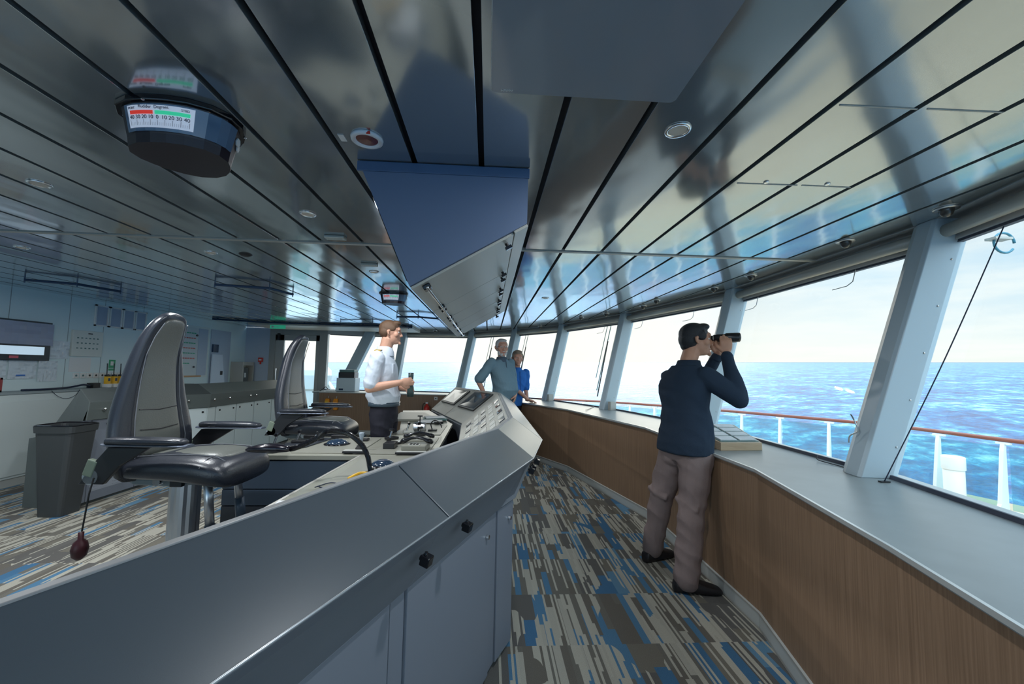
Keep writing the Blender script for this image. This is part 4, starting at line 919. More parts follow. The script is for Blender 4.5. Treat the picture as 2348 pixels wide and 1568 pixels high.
for k in range(4):
    y0 = 5.95 + k * .215
    fr = thing('picture_frame', 'white framed document high on the bulkhead, %s of four in a row' % ('leftmost', 'second', 'third', 'rightmost')[k], 'frame', (WX, y0 + .1, 2.05), 'framed documents high on the bulkhead')
    bd = B()
    for a, c in (((y0, 1.93), (y0 + .02, 2.235)), ((y0 + .185, 1.93), (y0 + .205, 2.235)), ((y0, 1.93), (y0 + .205, 1.95)), ((y0, 2.215), (y0 + .205, 2.235))): bd.bx((WX + .001, a[0], a[1]), (WX + .018, c[0], c[1]))
    bd.build('frame', 'white', fr); B().bx((WX + .001, y0 + .015, 1.945), (WX + .006, y0 + .19, 2.22)).build('document', mat('doc_blue', (.36, .42, .54), .4), fr)
sg = thing('safety_sign', 'small green emergency sign with white figure on the bulkhead above the radios', 'sign', (WX, 6.26, 1.4))
B().bx((WX + .001, 6.23, 1.335), (WX + .004, 6.33, 1.455)).build('plate', 'green', sg); bd = B().bx((WX + .004, 6.255, 1.37), (WX + .005, 6.30, 1.43)); bd.build('symbol', 'white', sg); B().bx((WX + .001, 6.23, 1.295), (WX + .004, 6.33, 1.325)).build('plate', 'green', sg)
for k in range(8):
    y0 = 5.73 + k * .092
    so = thing('wall_socket', 'square white wall socket above the radios, %s of the row' % ('leftmost', 'second', 'third', 'fourth', 'fifth', 'sixth', 'seventh', 'rightmost')[k], 'socket', (WX, y0, 1.2), 'wall sockets')
    B().bx((WX + .001, y0, 1.19), (WX + .012, y0 + .075, 1.265)).build('plate', 'white', so, bevel=.003); B().tube([(WX + .012, y0 + .037, 1.228), (WX + .014, y0 + .037, 1.228)], .014, 12).build('outlet', 'teal_grey' if k < 2 else 'black', so)
ZC = 1.061
for k in range(5):
    y0 = 6.02 + k * .105
    ra = thing('handheld_radio', 'yellow and black handheld radio on the counter, %s of the row' % ('leftmost', 'second', 'middle', 'fourth', 'rightmost')[k], 'radio', (-5.42, y0, ZC), 'yellow handheld radios in chargers')
    B().bx((-5.45, y0 - .03, ZC), (-5.37, y0 + .03, ZC + .05)).build('charger', 'white', ra, bevel=.004)
    B().bx((-5.435, y0 - .028, ZC + .04), (-5.385, y0 + .028, ZC + .155)).build('body', 'yellow', ra, bevel=.006)
    B().bx((-5.436, y0 - .024, ZC + .155), (-5.39, y0 + .024, ZC + .18)).build('top_cap', 'black', ra, bevel=.004)
    B().tube([(-5.41, y0 - .015, ZC + .18), (-5.41, y0 - .02, ZC + .34)], .006, 8).build('antenna', 'black', ra)
    B().bx((-5.386, y0 - .014, ZC + .09), (-5.382, y0 + .014, ZC + .13)).build('display', 'blueblack', ra)
box_thing('charger_box', 'small dark electronic box on the counter left of the radios', 'box', (-5.44, 5.86, ZC + .035), (.09, .10, .068), 'black')
o = B().tube(bez([(-5.43, 5.0, ZC + .012), (-5.42, 5.3, ZC + .012), (-5.45, 5.55, ZC + .02), (-5.40, 5.68, ZC + .05), (-5.42, 5.78, ZC + .03), (-5.45, 5.80, ZC + .012)], 40), .012, 8).build('cable_bundle', 'cable', smooth=True); tag(o, 'dark cable bundle lying along the counter left of the small dark box', 'cable')
o = B().tube(bez([(-5.325, 5.22, ZC - .005), (-5.32, 5.30, ZC - .08), (-5.32, 5.40, ZC - .11), (-5.32, 5.50, ZC - .08), (-5.325, 5.56, ZC - .005)], 30), .003, 6).build('hanging_cable', 'cable', smooth=True); tag(o, 'thin cable sagging over the front of the white counter', 'cable')
pf = thing('picture_frame', 'dark red framed picture leaning on the counter at the left edge', 'frame', (-5.45, 4.72, ZC))
bd = B()
for a, c in (((4.56, ZC), (4.82, ZC + .02)), ((4.56, ZC + .14), (4.82, ZC + .16)), ((4.56, ZC), (4.58, ZC + .16)), ((4.80, ZC), (4.82, ZC + .16))): bd.bx((-5.46, a[0], a[1]), (-5.44, c[0], c[1]))
bd.build('frame', mat('frame_red', (.30, .05, .05), .4), pf); B().bx((-5.458, 4.57, ZC + .01), (-5.45, 4.81, ZC + .15)).build('picture', mat('pic', (.50, .55, .42), .5), pf)
# switchboard recess and door niche further along
ar = thing('switchboard', 'recessed bulkhead switchboard with rows of red and green lamps behind the near chair', 'panel', (WX, 7.9, 1.6))
B().bx((WX + .001, 7.42, 1.16), (WX + .012, 8.28, 2.14)).build('frame', 'white_panel', ar)
B().bx((WX + .012, 7.46, 1.20), (WX + .02, 7.98, 2.10)).build('plate', mat('switch_plate', (.60, .66, .68), .4), ar)
B().bx((WX + .012, 7.99, 1.20), (WX + .018, 8.24, 2.10)).build('side_plate', 'wall_blue', ar)
for r_ in range(7):
    for c_ in range(6):
        if r_ == 6 and c_ > 3: continue
        B().bx((WX + .02, 7.55 + c_ * .062, 1.985 - r_ * .095), (WX + .026, 7.592 + c_ * .062, 2.005 - r_ * .095)).build('indicator_lamp', mat('lamp_green', (.03, .40, .22), .4) if r_ % 2 == 0 else mat('lamp_red', (.55, .10, .08), .4), ar)
for y0, z0 in ((7.93, 1.96), (7.90, 1.36)): B().tube([(WX + .02, y0, z0), (WX + .035, y0, z0)], .02, 12).build('lock', 'black', ar)
B().bx((WX + .013, 7.46, 1.17), (WX + .03, 8.1, 1.20)).build('label_strip', mat('strip_orange', (.5, .28, .12), .5), ar)
nd = thing('locker_niche', 'pale bulkhead niche with small dark screen and leaning white board', 'locker', (WX, 8.6, 1.5))
B().bx((WX + .001, 8.34, 1.0), (WX + .012, 8.95, 2.12)).build('back_panel', 'wall_blue', nd)
B().bx((WX + .013, 8.38, 1.66), (WX + .04, 8.54, 1.82)).build('small_screen', 'blueblack', nd)
bd = B(); bd.add([(WX + .03, 8.36, 1.0), (WX + .03, 8.78, 1.0), (WX + .03, 8.66, 1.62), (WX + .03, 8.36, 1.62), (WX + .05, 8.36, 1.0), (WX + .05, 8.78, 1.0), (WX + .05, 8.66, 1.62), (WX + .05, 8.36, 1.62)], [(3, 2, 1, 0), (4, 5, 6, 7), (0, 1, 5, 4), (1, 2, 6, 5), (2, 3, 7, 6), (3, 0, 4, 7)]); bd.build('board', mat('board_white', (.66, .74, .86), .4), nd)
B().bx((WX + .051, 8.62, 1.2), (WX + .06, 8.68, 1.28)).build('handle', 'black', nd)
wd_ = thing('water_dispenser', 'steel and glass dispenser cabinet in the corner beside the red alarm button', 'dispenser', (-5.5, 9.2, 0))
B().bx((WX + .002, 9.02, 0), (-5.32, 9.44, 1.0)).build('base_cabinet', 'white_panel', wd_, bevel=.004)
B().bx((WX + .002, 9.02, 1.001), (-5.34, 9.06, 1.48)).bx((WX + .002, 9.40, 1.001), (-5.34, 9.44, 1.48)).bx((WX + .002, 9.06, 1.40), (-5.34, 9.40, 1.48)).bx((WX + .002, 9.06, 1.001), (-5.5, 9.40, 1.40)).build('housing', 'beige_alu', wd_, bevel=.003)
B().bx((-5.48, 9.12, 1.03), (-5.40, 9.34, 1.36)).build('container', mat('dark_glass', (.12, .13, .13), .15), wd_, bevel=.01)
B().bx((-5.398, 9.18, 1.14), (-5.394, 9.24, 1.24)).build('label_plate', 'paper', wd_)
cpn = thing('call_point', 'small red fire call point on the end bulkhead left of the door', 'alarm', (-5.22, YB, 1.5))
B().bx((-5.28, YB - .04, 1.49), (-5.18, YB - .001, 1.59)).build('box', 'red', cpn, bevel=.006); B().bx((-5.26, YB - .043, 1.525), (-5.20, YB - .04, 1.555)).build('label_plate', 'white', cpn); B().bx((-5.25, YB - .02, 1.44), (-5.22, YB - .001, 1.49)).build('tag', 'red', cpn)
ex = thing('exit_sign', 'flat green exit sign under the ceiling above the far door', 'sign', (-4.3, 8.34, 2.2))
B().bx((-4.45, 8.325, 2.165), (-4.15, 8.345, 2.235)).build('plate', mat('exit_green', (.03, .42, .25), .4, emit=(.05, .6, .35), es=.15), ex, bevel=.002)
bd = B().bx((-4.42, 8.322, 2.18), (-4.38, 8.325, 2.22)).bx((-4.38, 8.322, 2.195), (-4.26, 8.325, 2.205)); bd.build('arrow', 'white', ex)
# bin beside the aft console
bn = thing('waste_bin', 'tall dark grey waste bin with flared rim beside the aft console', 'bin', (-4.06, 4.0, 0))
bd = B(); bx_, by_ = -3.97, 4.06
bd.loft([rring((bx_, by_, z), hx, hy, V((1, 0, 0)), V((0, 1, 0)), 20, 7) for z, hx, hy in ((0, .105, .10), (.76, .165, .135), (.76, .175, .145), (.82, .18, .15), (.82, .155, .13), (.2, .12, .10))]); bd.build('body', mat('bin_grey', (.04, .045, .048), .5), bn)
bd = B(); bd.loft([rring((bx_, by_, z), hx, hy, V((1, 0, 0)), V((0, 1, 0)), 20, 6) for z, hx, hy in ((.825, .183, .153), (.832, .17, .14), (.66, .15, .12))], caps=False); bd.build('liner', 'black_gloss', bn, smooth=True)
# ------------------------------------------------------------------ things on the sill and far wall
lb = thing('chart_box', 'low sloping oak tray of blank cards on the sill beside the man with binoculars', 'box', (1.9, 2.95, SZ))
a, c, d_, e_ = V((1.66, 2.78, SZ)), V((1.98, 2.80, SZ)), V((2.12, 3.35, SZ)), V((1.68, 3.35, SZ))
up0, up1 = V((0, 0, .055)), V((0, 0, .11))
bd = B(); bd.add([a, c, d_, e_, a + up0, c + up0 * 1., d_ + up1, e_ + up1], [(3, 2, 1, 0), (4, 5, 6, 7), (0, 1, 5, 4), (1, 2, 6, 5), (2, 3, 7, 6), (3, 0, 4, 7)]); bd.build('tray', 'oak_light', lb, bevel=.003)
T_ = lambda u, w: lerp(lerp(a + up0, c + up0, u), lerp(e_ + up1, d_ + up1, u), w) + V((0, 0, .002))
slab(B(), [T_(.04, .04), T_(.96, .04), T_(.96, .96), T_(.04, .96)], -.002).build('tray_floor', 'teal_grey', lb)
for r_ in range(4):
    for c_ in range(2):
        u0, w0 = .08 + c_ * .45, .08 + r_ * .23
        slab(B(), [T_(u0, w0) + V((0, 0, .010)), T_(u0 + .38, w0) + V((0, 0, .010)), T_(u0 + .38, w0 + .17) + V((0, 0, .010)), T_(u0, w0 + .17) + V((0, 0, .010))], .007).build('card', 'paper', lb)
pr = thing('printer', 'pale grey printer with dark top on the far sill left of the officer', 'printer', (-3.1, 8.95, SZ))
B().bx((-3.30, 8.92, SZ + .002), (-2.90, 9.25, SZ + .30)).build('body', mat('printer_white', (.55, .66, .72), .4), pr, bevel=.01)
B().bx((-3.27, 8.94, SZ + .30), (-2.93, 9.23, SZ + .42)).build('scanner', 'black', pr, bevel=.006); B().bx((-3.26, 8.95, SZ + .42), (-2.94, 9.22, SZ + .48)).build('lid', 'teal_grey', pr, bevel=.01)
B().bx((-3.24, 8.912, SZ + .03), (-3.15, 8.921, SZ + .07)).build('badge', 'blueblack', pr)
b_ = B(); b_.bx((-3.52, 8.9, SZ + .002), (-3.32, 9.1, SZ + .03)); tag(b_.build('paper_stack', 'paper', bevel=.003), 'low stack of white papers on the far sill left of the printer', 'paper')
o = B().tube(bez([(-3.62, 8.86, SZ + .01), (-3.56, 8.86, SZ + .05), (-3.5, 8.87, SZ + .10), (-3.46, 8.88, SZ + .06), (-3.42, 8.9, SZ + .04)], 24), .008, 8).build('headset', 'black', smooth=True); tag(o, 'small dark headset lying by the papers at the far sill end', 'headset')
fe = thing('fire_extinguisher', 'red fire extinguisher with blue band in a wall niche right of the officer', 'extinguisher', (-1.52, 8.35, .3))
nx_, ny_ = -1.50, 8.50; ez = .40
u_ = (V(KP[7]) - V(KP[6])).normalized()
def wallp(px, z, o_=0.): p = atY(px, 930, 8.6); x = p.x; y = KP[6][1] + (KP[7][1] - KP[6][1]) * (x - KP[6][0]) / (KP[7][0] - KP[6][0]); return V((x, y - o_, z))
c0, c1 = wallp(962, 0, .004), wallp(997, 0, .004)
nb_ = B(); nb_.bx((c0.x, c0.y - .012, .36), (c1.x, c1.y - .001, .80)); nb_.build('niche_panel', mat('niche_dark', (.12, .055, .05), .5), fe)
ex_ = V((lerp(c0, c1, .55).x, c0.y - .12, 0)); fe.location = (ex_.x, ex_.y, .0)
for ob in kids(fe): ob.location = -fe.location
B().lathe((ex_.x, ex_.y, .36), [(0, 0), (.055, 0), (.06, .02), (.06, .24), (.045, .28), (.02, .30), (.02, .33), (0, .33)], 20).build('cylinder', 'red', fe, smooth=True)
B().lathe((ex_.x, ex_.y, .44), [(.0615, 0), (.0615, .07)], 20).build('band', 'blue', fe, smooth=True)
B().box((ex_.x, ex_.y, .70), (.05, .02, .03)).build('valve', 'chrome', fe); B().tube(bez([(ex_.x, ex_.y, .70), (ex_.x - .07, ex_.y, .68), (ex_.x - .09, ex_.y, .56), (ex_.x - .08, ex_.y, .46)], 20), .008, 8).build('hose', 'black', fe, smooth=True)
B().box((ex_.x, ex_.y + .03, .38), (.13, .16, .02)).build('bracket', 'black', fe)
p = wallp(1000, .79, .004); so = thing('wall_socket', 'small white socket on the wooden breastwork beside the extinguisher niche', 'socket', p); B().box(p, (.07, .012, .07)).build('plate', 'white', so, bevel=.002); B().tube([p + V((0, -.006, 0)), p + V((0, -.01, 0))], .014, 10).build('outlet', 'black', so)
for px, lb_, c2_ in ((745, 'orange and yellow lifejacket light hanging on the wooden breastwork, left one', 'yellow'), (765, 'orange lifejacket light with white tag hanging on the breastwork, right one', 'orange')):
    p = wallp(px, .62, .05); q = thing('lifejacket_light', lb_, 'light', p, 'orange gear hanging on the breastwork')
    B().box(p, (.09, .06, .24)).build('case', 'orange', q, bevel=.02); B().box(p + V((-.01, -.032, .03)), (.07, .02, .10)).build('strap', c2_, q, bevel=.006)
    B().box(p + V((-.03, -.035, -.03)), (.035, .015, .07)).build('tag', 'white', q, bevel=.004); B().tube([p + V((0, .03, .12)), p + V((0, .045, .17))], .006, 6).build('hook', 'steel', q)
p = wallp(740, .36, .03); tag(B().tube([p, p + V((0, 0, .14))], .018, 10).build('bottle', 'white', smooth=True), 'small white bottle hanging below the orange gear on the breastwork', 'bottle')
# small fittings at the windows
def stray(name, pts, r, m, label, cat, grp=None): return tag(B().tube(bez(pts, 30), r, 6).build(name, m, smooth=True), label, cat, grp)
q = atZ(1890, 1060, SZ); stray('sash_cord', [q + V((.0, .05, .03)), q + V((-.02, .02, .01)), q + V((0, -.12, .004)), q + V((-.02, -.22, .004)), V((2.03, 2.17, SZ + .02))], .003, 'black', 'thin black cord lying on the sill left of the big pillar', 'cord')
a = V((2.06, 1.99, SZ + .004)); top_ = V((2.46, 1.72, 2.18))
o = stray('cord', [a, lerp(a, top_, .5) + V((0, 0, -.03)), top_], .0028, 'cable', 'straight dark cord from sill to head along the nearest window', 'cord')
B().box(a, (.05, .02, .006)).build('cord_cleat', 'black', o)
for i, lab in ((1, 'nearest pillar'), (3, 'third pillar')):
    a_, c_ = V((*BP[2], SZ)), V((*TP[2], CZ))
p = lerp(V((2.02, 2.13, SZ)), V((2.40, 2.02, CZ)), .17) + V((-.02, .02, 0))
o = tag(B().tube(bez([p + V((-.01, .03, .09)), p + V((-.015, .0, .05)), p, p + V((-.015, .035, -.03)), p + V((-.01, .05, -.07))], 24), .004, 6).build('cord_hook', 'chrome', smooth=True), 'small twisted metal hook on the beige face of the big pillar', 'hook')
for (i, t_, wh_) in ((2, .28, 'of the big window, near the big pillar'), (2, .82, 'of the big window, nearer the standing man'), (3, .30, 'just left of the second pillar'), (3, .80, 'just right of the third pillar'), (4, .3, 'just left of the third pillar'), (1, .2, 'of the nearest window at the right edge')):
    q = seg3(i, t_, t_, CZ - .30, CZ - .14); 
    top_, bot_ = q[3], q[0]; al = (q[0] - V((*BP[i], 0))); tg = (V((*BP[i + 1], 0)) - V((*BP[i], 0))).normalized()
    pts_ = [top_ + V((-.03, 0, .01)), lerp(top_, bot_, .45) + V((-.03, 0, 0)), lerp(top_, bot_, .6) + V((-.03, 0, 0)) + tg * .04, lerp(top_, bot_, .62) + V((-.03, 0, 0)) + tg * .16]
    tag(B().tube(pts_, .003, 6).build('blind_pull', 'steel'), 'bent blind pull at the head ' + wh_, 'hook', 'bent blind pulls at the window heads')
ml = thing('mirror_loop', 'small lamp bracket with blue cable loop hanging outside the nearest window', 'bracket', (2.9, 2.0, 2.1))
q = atY(2290, 548, 1.95); B().box(q, (.10, .05, .012)).build('bracket', 'beige_alu', ml); B().tube([q + V((.03 + .06 * cos(a_), 0, -.02 + .055 * sin(a_))) for a_ in [k * 2 * pi / 20 for k in range(19)]], .006, 8).build('cable_loop', mat('cable_teal', (.05, .22, .30), .4), ml, smooth=True)
for ob in kids(ml): ob.location = V((0, 0, 0))
# window wipers outside the forward windows
for (i, t_, lb_) in ((6, .55, 'thin double wiper rods outside the window beyond the hanging housing'), (4, .28, 'long slanted wiper outside the window right of the men'), (5, .8, 'wiper rod outside the window behind the older man')):
    wp = thing('window_wiper', lb_, 'wiper', (0, 0, 0)); q = seg3(i, t_, t_ + .06, SZ + .05, CZ - .05); nn = (q[1] - q[0]).cross(q[3] - q[0]).normalized()
    if nn.z > 0: nn = -nn
    nn = V((nn.x, nn.y, 0)).normalized(); 
    if nn.dot(V((-1.5, 3.5, 0)) - q[0]) > 0: nn = -nn
    B().tube([lerp(q[0], q[3], .15) + nn * .06, q[3] + nn * .06], .007, 6).build('arm', 'teal_grey', wp); B().tube([lerp(q[1], q[2], .3) + nn * .07, q[2] + nn * .07], .006, 6).build('arm', 'teal_grey', wp)
    B().tube([lerp(q[0], q[3], .08) + nn * .05 - (q[1] - q[0]) * .6, lerp(q[0], q[3], .75) + nn * .05 - (q[1] - q[0]) * .2], .010, 6).build('blade', 'black', wp)
for (px, lb_) in ((1256, 'small junction box at the foot of the fourth pillar'), (1392, 'small junction box at the foot of the third pillar')):
    i = 4 if px < 1300 else 3; pb = V((*BP[i + 0 if px > 1300 else 5], SZ)); pb = V((*(BP[4] if px > 1300 else BP[5]), SZ))
    box_thing('junction_box', lb_, 'box', pb + V((-.02, -.17, .06)), (.10, .06, .12), 'beige_alu', .4)
stray('cord', [atZ(1343, 942, SZ) + V((0, 0, .012)), atZ(1352, 938, SZ) + V((0, 0, .006)), atZ(1366, 931, SZ) + V((0, 0, .006))], .004, 'black', 'short black cord on the sill before the third pillar', 'cord')
# ------------------------------------------------------------------ outside: terrace deck, glass railing, vent
deck = S(B().prism([(2.2, -2), (9.5, -2), (9.4, 5), (8.6, 8), (5.8, 11.6), (1.5, 14), (-6, 14.5), (-9, 14.5), (-9, 9.65), (-3.6, 9.65), (-.6, 9.35), (.5, 8.5), (1.3, 7.5), (1.95, 5.9), (2.4, 4)], -.76, -.70).build('floor_outer', 'teak_deck'))
RL = [(8.6, 2.0), (8.45, 4.2), (8.15, 5.9), (7.9, 7.5), (6.9, 9.1), (5.9, 10.4), (4.9, 11.5), (3.8, 12.5), (2.4, 13.2), (.8, 13.7), (-1.0, 14.0), (-4., 14.2), (-7., 14.2)]
ra = thing('deck_railing', 'outside glass railing with reddish handrail and white stanchions around the terrace', 'railing', (8.15, 5.9, -.7))
hr = bez([(x, y, .47) for x, y in RL], 96); B().tube(hr, .034, 10).build('handrail', 'handrail_wood', ra, smooth=True)
for i in range(len(RL) - 1):
    a, c = V((*RL[i], 0)), V((*RL[i + 1], 0)); u = (c - a).normalized()
    B().add([a + u * .04 + V((0, 0, -.60)), c - u * .04 + V((0, 0, -.60)), c - u * .04 + V((0, 0, .36)), a + u * .04 + V((0, 0, .36)), a + u * .04 + V((u.y * .01, -u.x * .01, -.60)), c - u * .04 + V((u.y * .01, -u.x * .01, -.60)), c - u * .04 + V((u.y * .01, -u.x * .01, .36)), a + u * .04 + V((u.y * .01, -u.x * .01, .36))], [(0, 1, 2, 3), (7, 6, 5, 4), (0, 4, 5, 1), (1, 5, 6, 2), (2, 6, 7, 3), (3, 7, 4, 0)]).build('glass_panel', 'rail_glass', ra)
    for tt in (0., .5):
        p = lerp(a, c, tt); n = V((-u.y, u.x, 0)); n = n if n.dot(-p) > 0 else -n; n.z = 0
        st = B(); st.loft([[p + n * x0 - u * .025 + V((0, 0, z)), p + n * x1 - u * .025 + V((0, 0, z)), p + n * x1 + u * .025 + V((0, 0, z)), p + n * x0 + u * .025 + V((0, 0, z))] for x0, x1, z in ((.02, .30, -.70), (.04, .20, -.5), (.03, .09, .3), (.02, .06, .42))]); s1 = st.build('stanchion', 'white', ra)
        B().box(p + n * .03 + V((0, 0, .42)), (.06, .16, .03), rz=math.atan2(u.y, u.x) + pi / 2).build('bracket', 'white', s1)
kb = B(); kp_ = [V((*offset(RL, 0.0)[i], -.66)) for i in range(len(RL))]; kb.tube(kp_, .05, 8); kb.build('kerb', 'white', ra)
VPX = 7.75
vp = thing('vent_pipe', 'short white capped vent pipe standing on the deck inside the railing', 'pipe', (VPX, 6.3, -.7))
B().lathe((VPX, 6.3, -.70), [(0, 0), (.13, 0), (.13, .62), (0, .62)], 24).build('pipe', 'white', vp, smooth=True, bevel=.004); B().lathe((VPX, 6.3, -.08), [(0, 0), (.145, 0), (.145, .20), (.13, .215), (0, .215)], 24).build('cap', 'white', vp, smooth=True, bevel=.004)
wc = thing('wing_console_cover', 'pale covered console outside beyond the far door window', 'cover', (-5.2, 12.2, -.7))
B().loft([rring((-5.15, 12.2, z), hx, hy, V((1, 0, 0)), V((0, 1, 0)), 16, 4) for z, hx, hy in ((-.7, .25, .25), (.7, .25, .25), (.75, .42, .3), (1.15, .45, .32), (1.3, .35, .26))]).build('cover', mat('cover_pale', (.45, .53, .55), .5), wc, bevel=.01)
o = B().tube([(-5.0, 12.4, 1.2), (-3.9, 11.6, .1)], .05, 8).build('stay_rod', 'white'); tag(o, 'white slanted stay outside the far door beside the covered console', 'rod')
o = B().loft([rring((-6.95, 15.5, z), hx, hy, V((1, 0, 0)), V((0, 1, 0)), 16, 3) for z, hx, hy in ((-1, .9, .9), (1.25, .9, .9), (1.48, .7, .7), (1.56, .3, .3))]).build('lifeboat_canopy', mat('canopy_pale', (.6, .68, .72), .5), smooth=True); tag(o, 'pale rounded canopy outside at the horizon seen through the far door', 'canopy')
# ------------------------------------------------------------------ people
def frame(f, up=(0, 0, 1)):
    f = V(f).normalized(); u = V(up); s = f.cross(u).normalized(); u = s.cross(f).normalized(); return f, s, u      # forward, right side, up
def blob(name, bd, m, parent, voxel=.006, it=4, smooth_f=.5, wr=0., wf=9., seed=0.):
    o = bd.build(name, m, parent, smooth=True)
    r = o.modifiers.new('r', 'REMESH'); r.mode = 'VOXEL'; r.voxel_size = voxel; r.use_smooth_shade = True
    s = o.modifiers.new('s', 'SMOOTH'); s.factor = smooth_f; s.iterations = it
    bpy.context.view_layer.update()
    me = bpy.data.meshes.new_from_object(o.evaluated_get(bpy.context.evaluated_depsgraph_get())); old = o.data; o.modifiers.clear(); o.data = me; bpy.data.meshes.remove(old); me.name = name
    for p in me.polygons: p.use_smooth = True
    if wr:      # folds in the cloth
        nr = [n_.vector.copy() for n_ in me.vertex_normals]
        for v_, n_ in zip(me.vertices, nr):
            q = v_.co; a_ = noise.noise(V((q.x * wf * .7 + seed, q.y * wf * .7, q.z * wf * 1.6 + q.x * wf * 1.1))); b_ = noise.noise(V((q.x * wf * 2 + 5, q.y * wf * 2 + seed, q.z * wf * 2.4 - q.y * wf * 2)))
            v_.co = q + n_ * (wr * ((1 - abs(a_) * 3.2) * .6 + b_ * .5))
    return o
def limb(bd, pts, rs, n=14):
    """tapered limb with rounded ends through the joints, kept as a chain of lofted rings plus a sphere at each joint"""
    pts = [V(p) for p in pts]
    for i in range(len(pts) - 1):
        a, c = pts[i], pts[i + 1]; bd.tube([a, lerp(a, c, .33), lerp(a, c, .66), c], [rs[i], lerp(rs[i], rs[i + 1], .30) * 1.04, lerp(rs[i], rs[i + 1], .66) * 1.02, rs[i + 1]], n)
    for p, r in zip(pts, rs): bd.ell(p, (r, r, r), n=n, m=8)
    return bd
def torso(bd, secs, grow=0.):
    """secs: (centre, side vector, forward vector, half width, half depth)"""
    bd.loft([rring(c, w + grow, d_ + grow, s_, f_, 24, 2.4) for c, s_, f_, w, d_ in secs]); return bd
def head(bd, c, f, s, u, k=1.):
    R = Matrix((s, f, u)).transposed()
    E = lambda p, r: bd.ell(c + R @ (V(p) * k), [q * k for q in r], R, 18, 12)
    E((0, -.012, .030), (.074, .096, .086)); E((0, .016, -.030), (.060, .072, .078)); E((0, .040, -.078), (.038, .040, .028)); E((0, .082, -.094), (.020, .014, .016))
    E((0, .075, .035), (.052, .018, .022)); bd.tube([c + R @ (V((0, .082, .020)) * k), c + R @ (V((0, .098, -.022)) * k)], [.009 * k, .013 * k], 10); E((0, .101, -.025), (.012, .011, .010)); E((-.011, .094, -.028), (.009, .010, .007)); E((.011, .094, -.028), (.009, .010, .007))
    E((0, .075, -.060), (.026, .014, .008)); E((0, .073, -.071), (.024, .014, .008)); E((-.050, .050, -.012), (.020, .024, .026)); E((.050, .050, -.012), (.020, .024, .026))
    for q in (-1, 1):
        bd.tube([c + R @ (V((q * .072, -.012, .022)) * k), c + R @ (V((q * .084, -.022, .014)) * k), c + R @ (V((q * .082, -.018, -.010)) * k), c + R @ (V((q * .073, -.006, -.026)) * k)], [.010 * k, .012 * k, .010 * k, .006 * k], 8)
def face_bits(c, f, s, u, parent, k=1., brow='hair'):
    R = Matrix((s, f, u)).transposed(); P = lambda p: c + R @ (V(p) * k)
    for q in (-1, 1):
        e = B().ell(P((q * .029, .071, .010)), (.0125 * k, .010 * k, .008 * k), R, 12, 8).build('eye', mat('eye_white', (.75, .73, .70), .3), parent, smooth=True)
        B().ell(P((q * .029, .0800, .010)), (.005 * k, .002 * k, .005 * k), R, 10, 6).build('iris', mat('iris', (.05, .04, .03), .2), e, smooth=True)
        B().tube([P((q * .014, .084, .028)), P((q * .030, .084, .032)), P((q * .048, .072, .027))], [.003 * k, .004 * k, .002 * k], 8).build('eyebrow', brow, parent, smooth=True)
    B().tube([P((-.022, .081, -.066)), P((-.010, .0885, -.064)), P((0, .090, -.065)), P((.010, .0885, -.064)), P((.022, .081, -.066))], [.002 * k, .0035 * k, .004 * k, .0035 * k, .002 * k], 8).build('mouth', mat('lips', (.42, .17, .14), .5), parent, smooth=True)
def hand(bd, wrist, d, n, side, curl=(40, 50, 30), k=1., thumb=35, spread=1.):
    """wrist point, d: wrist->knuckles, n: the way the palm faces, side +1/-1: where the thumb is along d x n"""
    d = V(d).normalized(); n = V(n); n = (n - d * n.dot(d)).normalized(); l = d.cross(n) * side; w = V(wrist)
    R = Matrix((l, d, n)).transposed()
    pc = w + d * .048 * k; bd.ell(pc, (.040 * k, .054 * k, .017 * k), R, 14, 10); bd.ell(pc + d * .02 * k, (.041 * k, .034 * k, .014 * k), R, 14, 10)
    bd.tube([w - d * .03 * k, w + d * .02 * k], [.027 * k, .029 * k], 12, flat=.75, up=n)
    for i, (off, ln) in enumerate(((.030, .94), (.010, 1.04), (-.010, .98), (-.030, .80))):
        p = w + d * (.088 - .006 * abs(i - 1)) * k + l * off * k * spread; a = 0.; pts = [p - d * .02 * k, p]
        for seg_, c_ in zip((.042, .027, .021), curl):
            a += rad(c_ + 3 * i); p = p + (d * cos(a) + n * sin(a)) * seg_ * ln * k; pts.append(p)
        limb(bd, pts, [.0100 * k, .0098 * k, .0092 * k, .0084 * k, .0074 * k], 8)
    t0 = w + d * .022 * k + l * .026 * k; t1 = t0 + (l * .75 + d * .65 + n * .25).normalized() * .034 * k
    t2 = t1 + (l * cos(rad(thumb + 30)) * .5 + d * .75 + n * sin(rad(thumb))).normalized() * .032 * k; t3 = t2 + (d * .7 + n * sin(rad(thumb)) * 1.3 - l * .2).normalized() * .026 * k
    limb(bd, [t0, t1, t2, t3], [.015 * k, .012 * k, .011 * k, .009 * k], 8)
def shoe(bd, ankle, f, k=1.):
    f = V((f[0], f[1], 0)).normalized(); s = V((f.y, -f.x, 0)); a = V((ankle[0], ankle[1], 0)); rings = []
    for x, w, h in ((-.075, .022, .045), (-.065, .036, .065), (-.02, .040, .085), (.04, .042, .080), (.10, .048, .058), (.155, .046, .044), (.19, .034, .034), (.205, .016, .02)):
        c = a + f * x * k; hh = h * k / 2; rings.append(rring(c + V((0, 0, hh + .002)), w * k, hh, s, V((0, 0, 1)), 16, 3))
    bd.loft(rings)
def hair_cap(bd, c, f, s, u, k, parts):
    R = Matrix((s, f, u)).transposed()
    for p, r in parts: bd.ell(c + R @ (V(p) * k), [q * k for q in r], R, 18, 12)
def skin(name, c1, c2=None): return mat(name, c1, .5, spec=.35, vary=(30, .10))
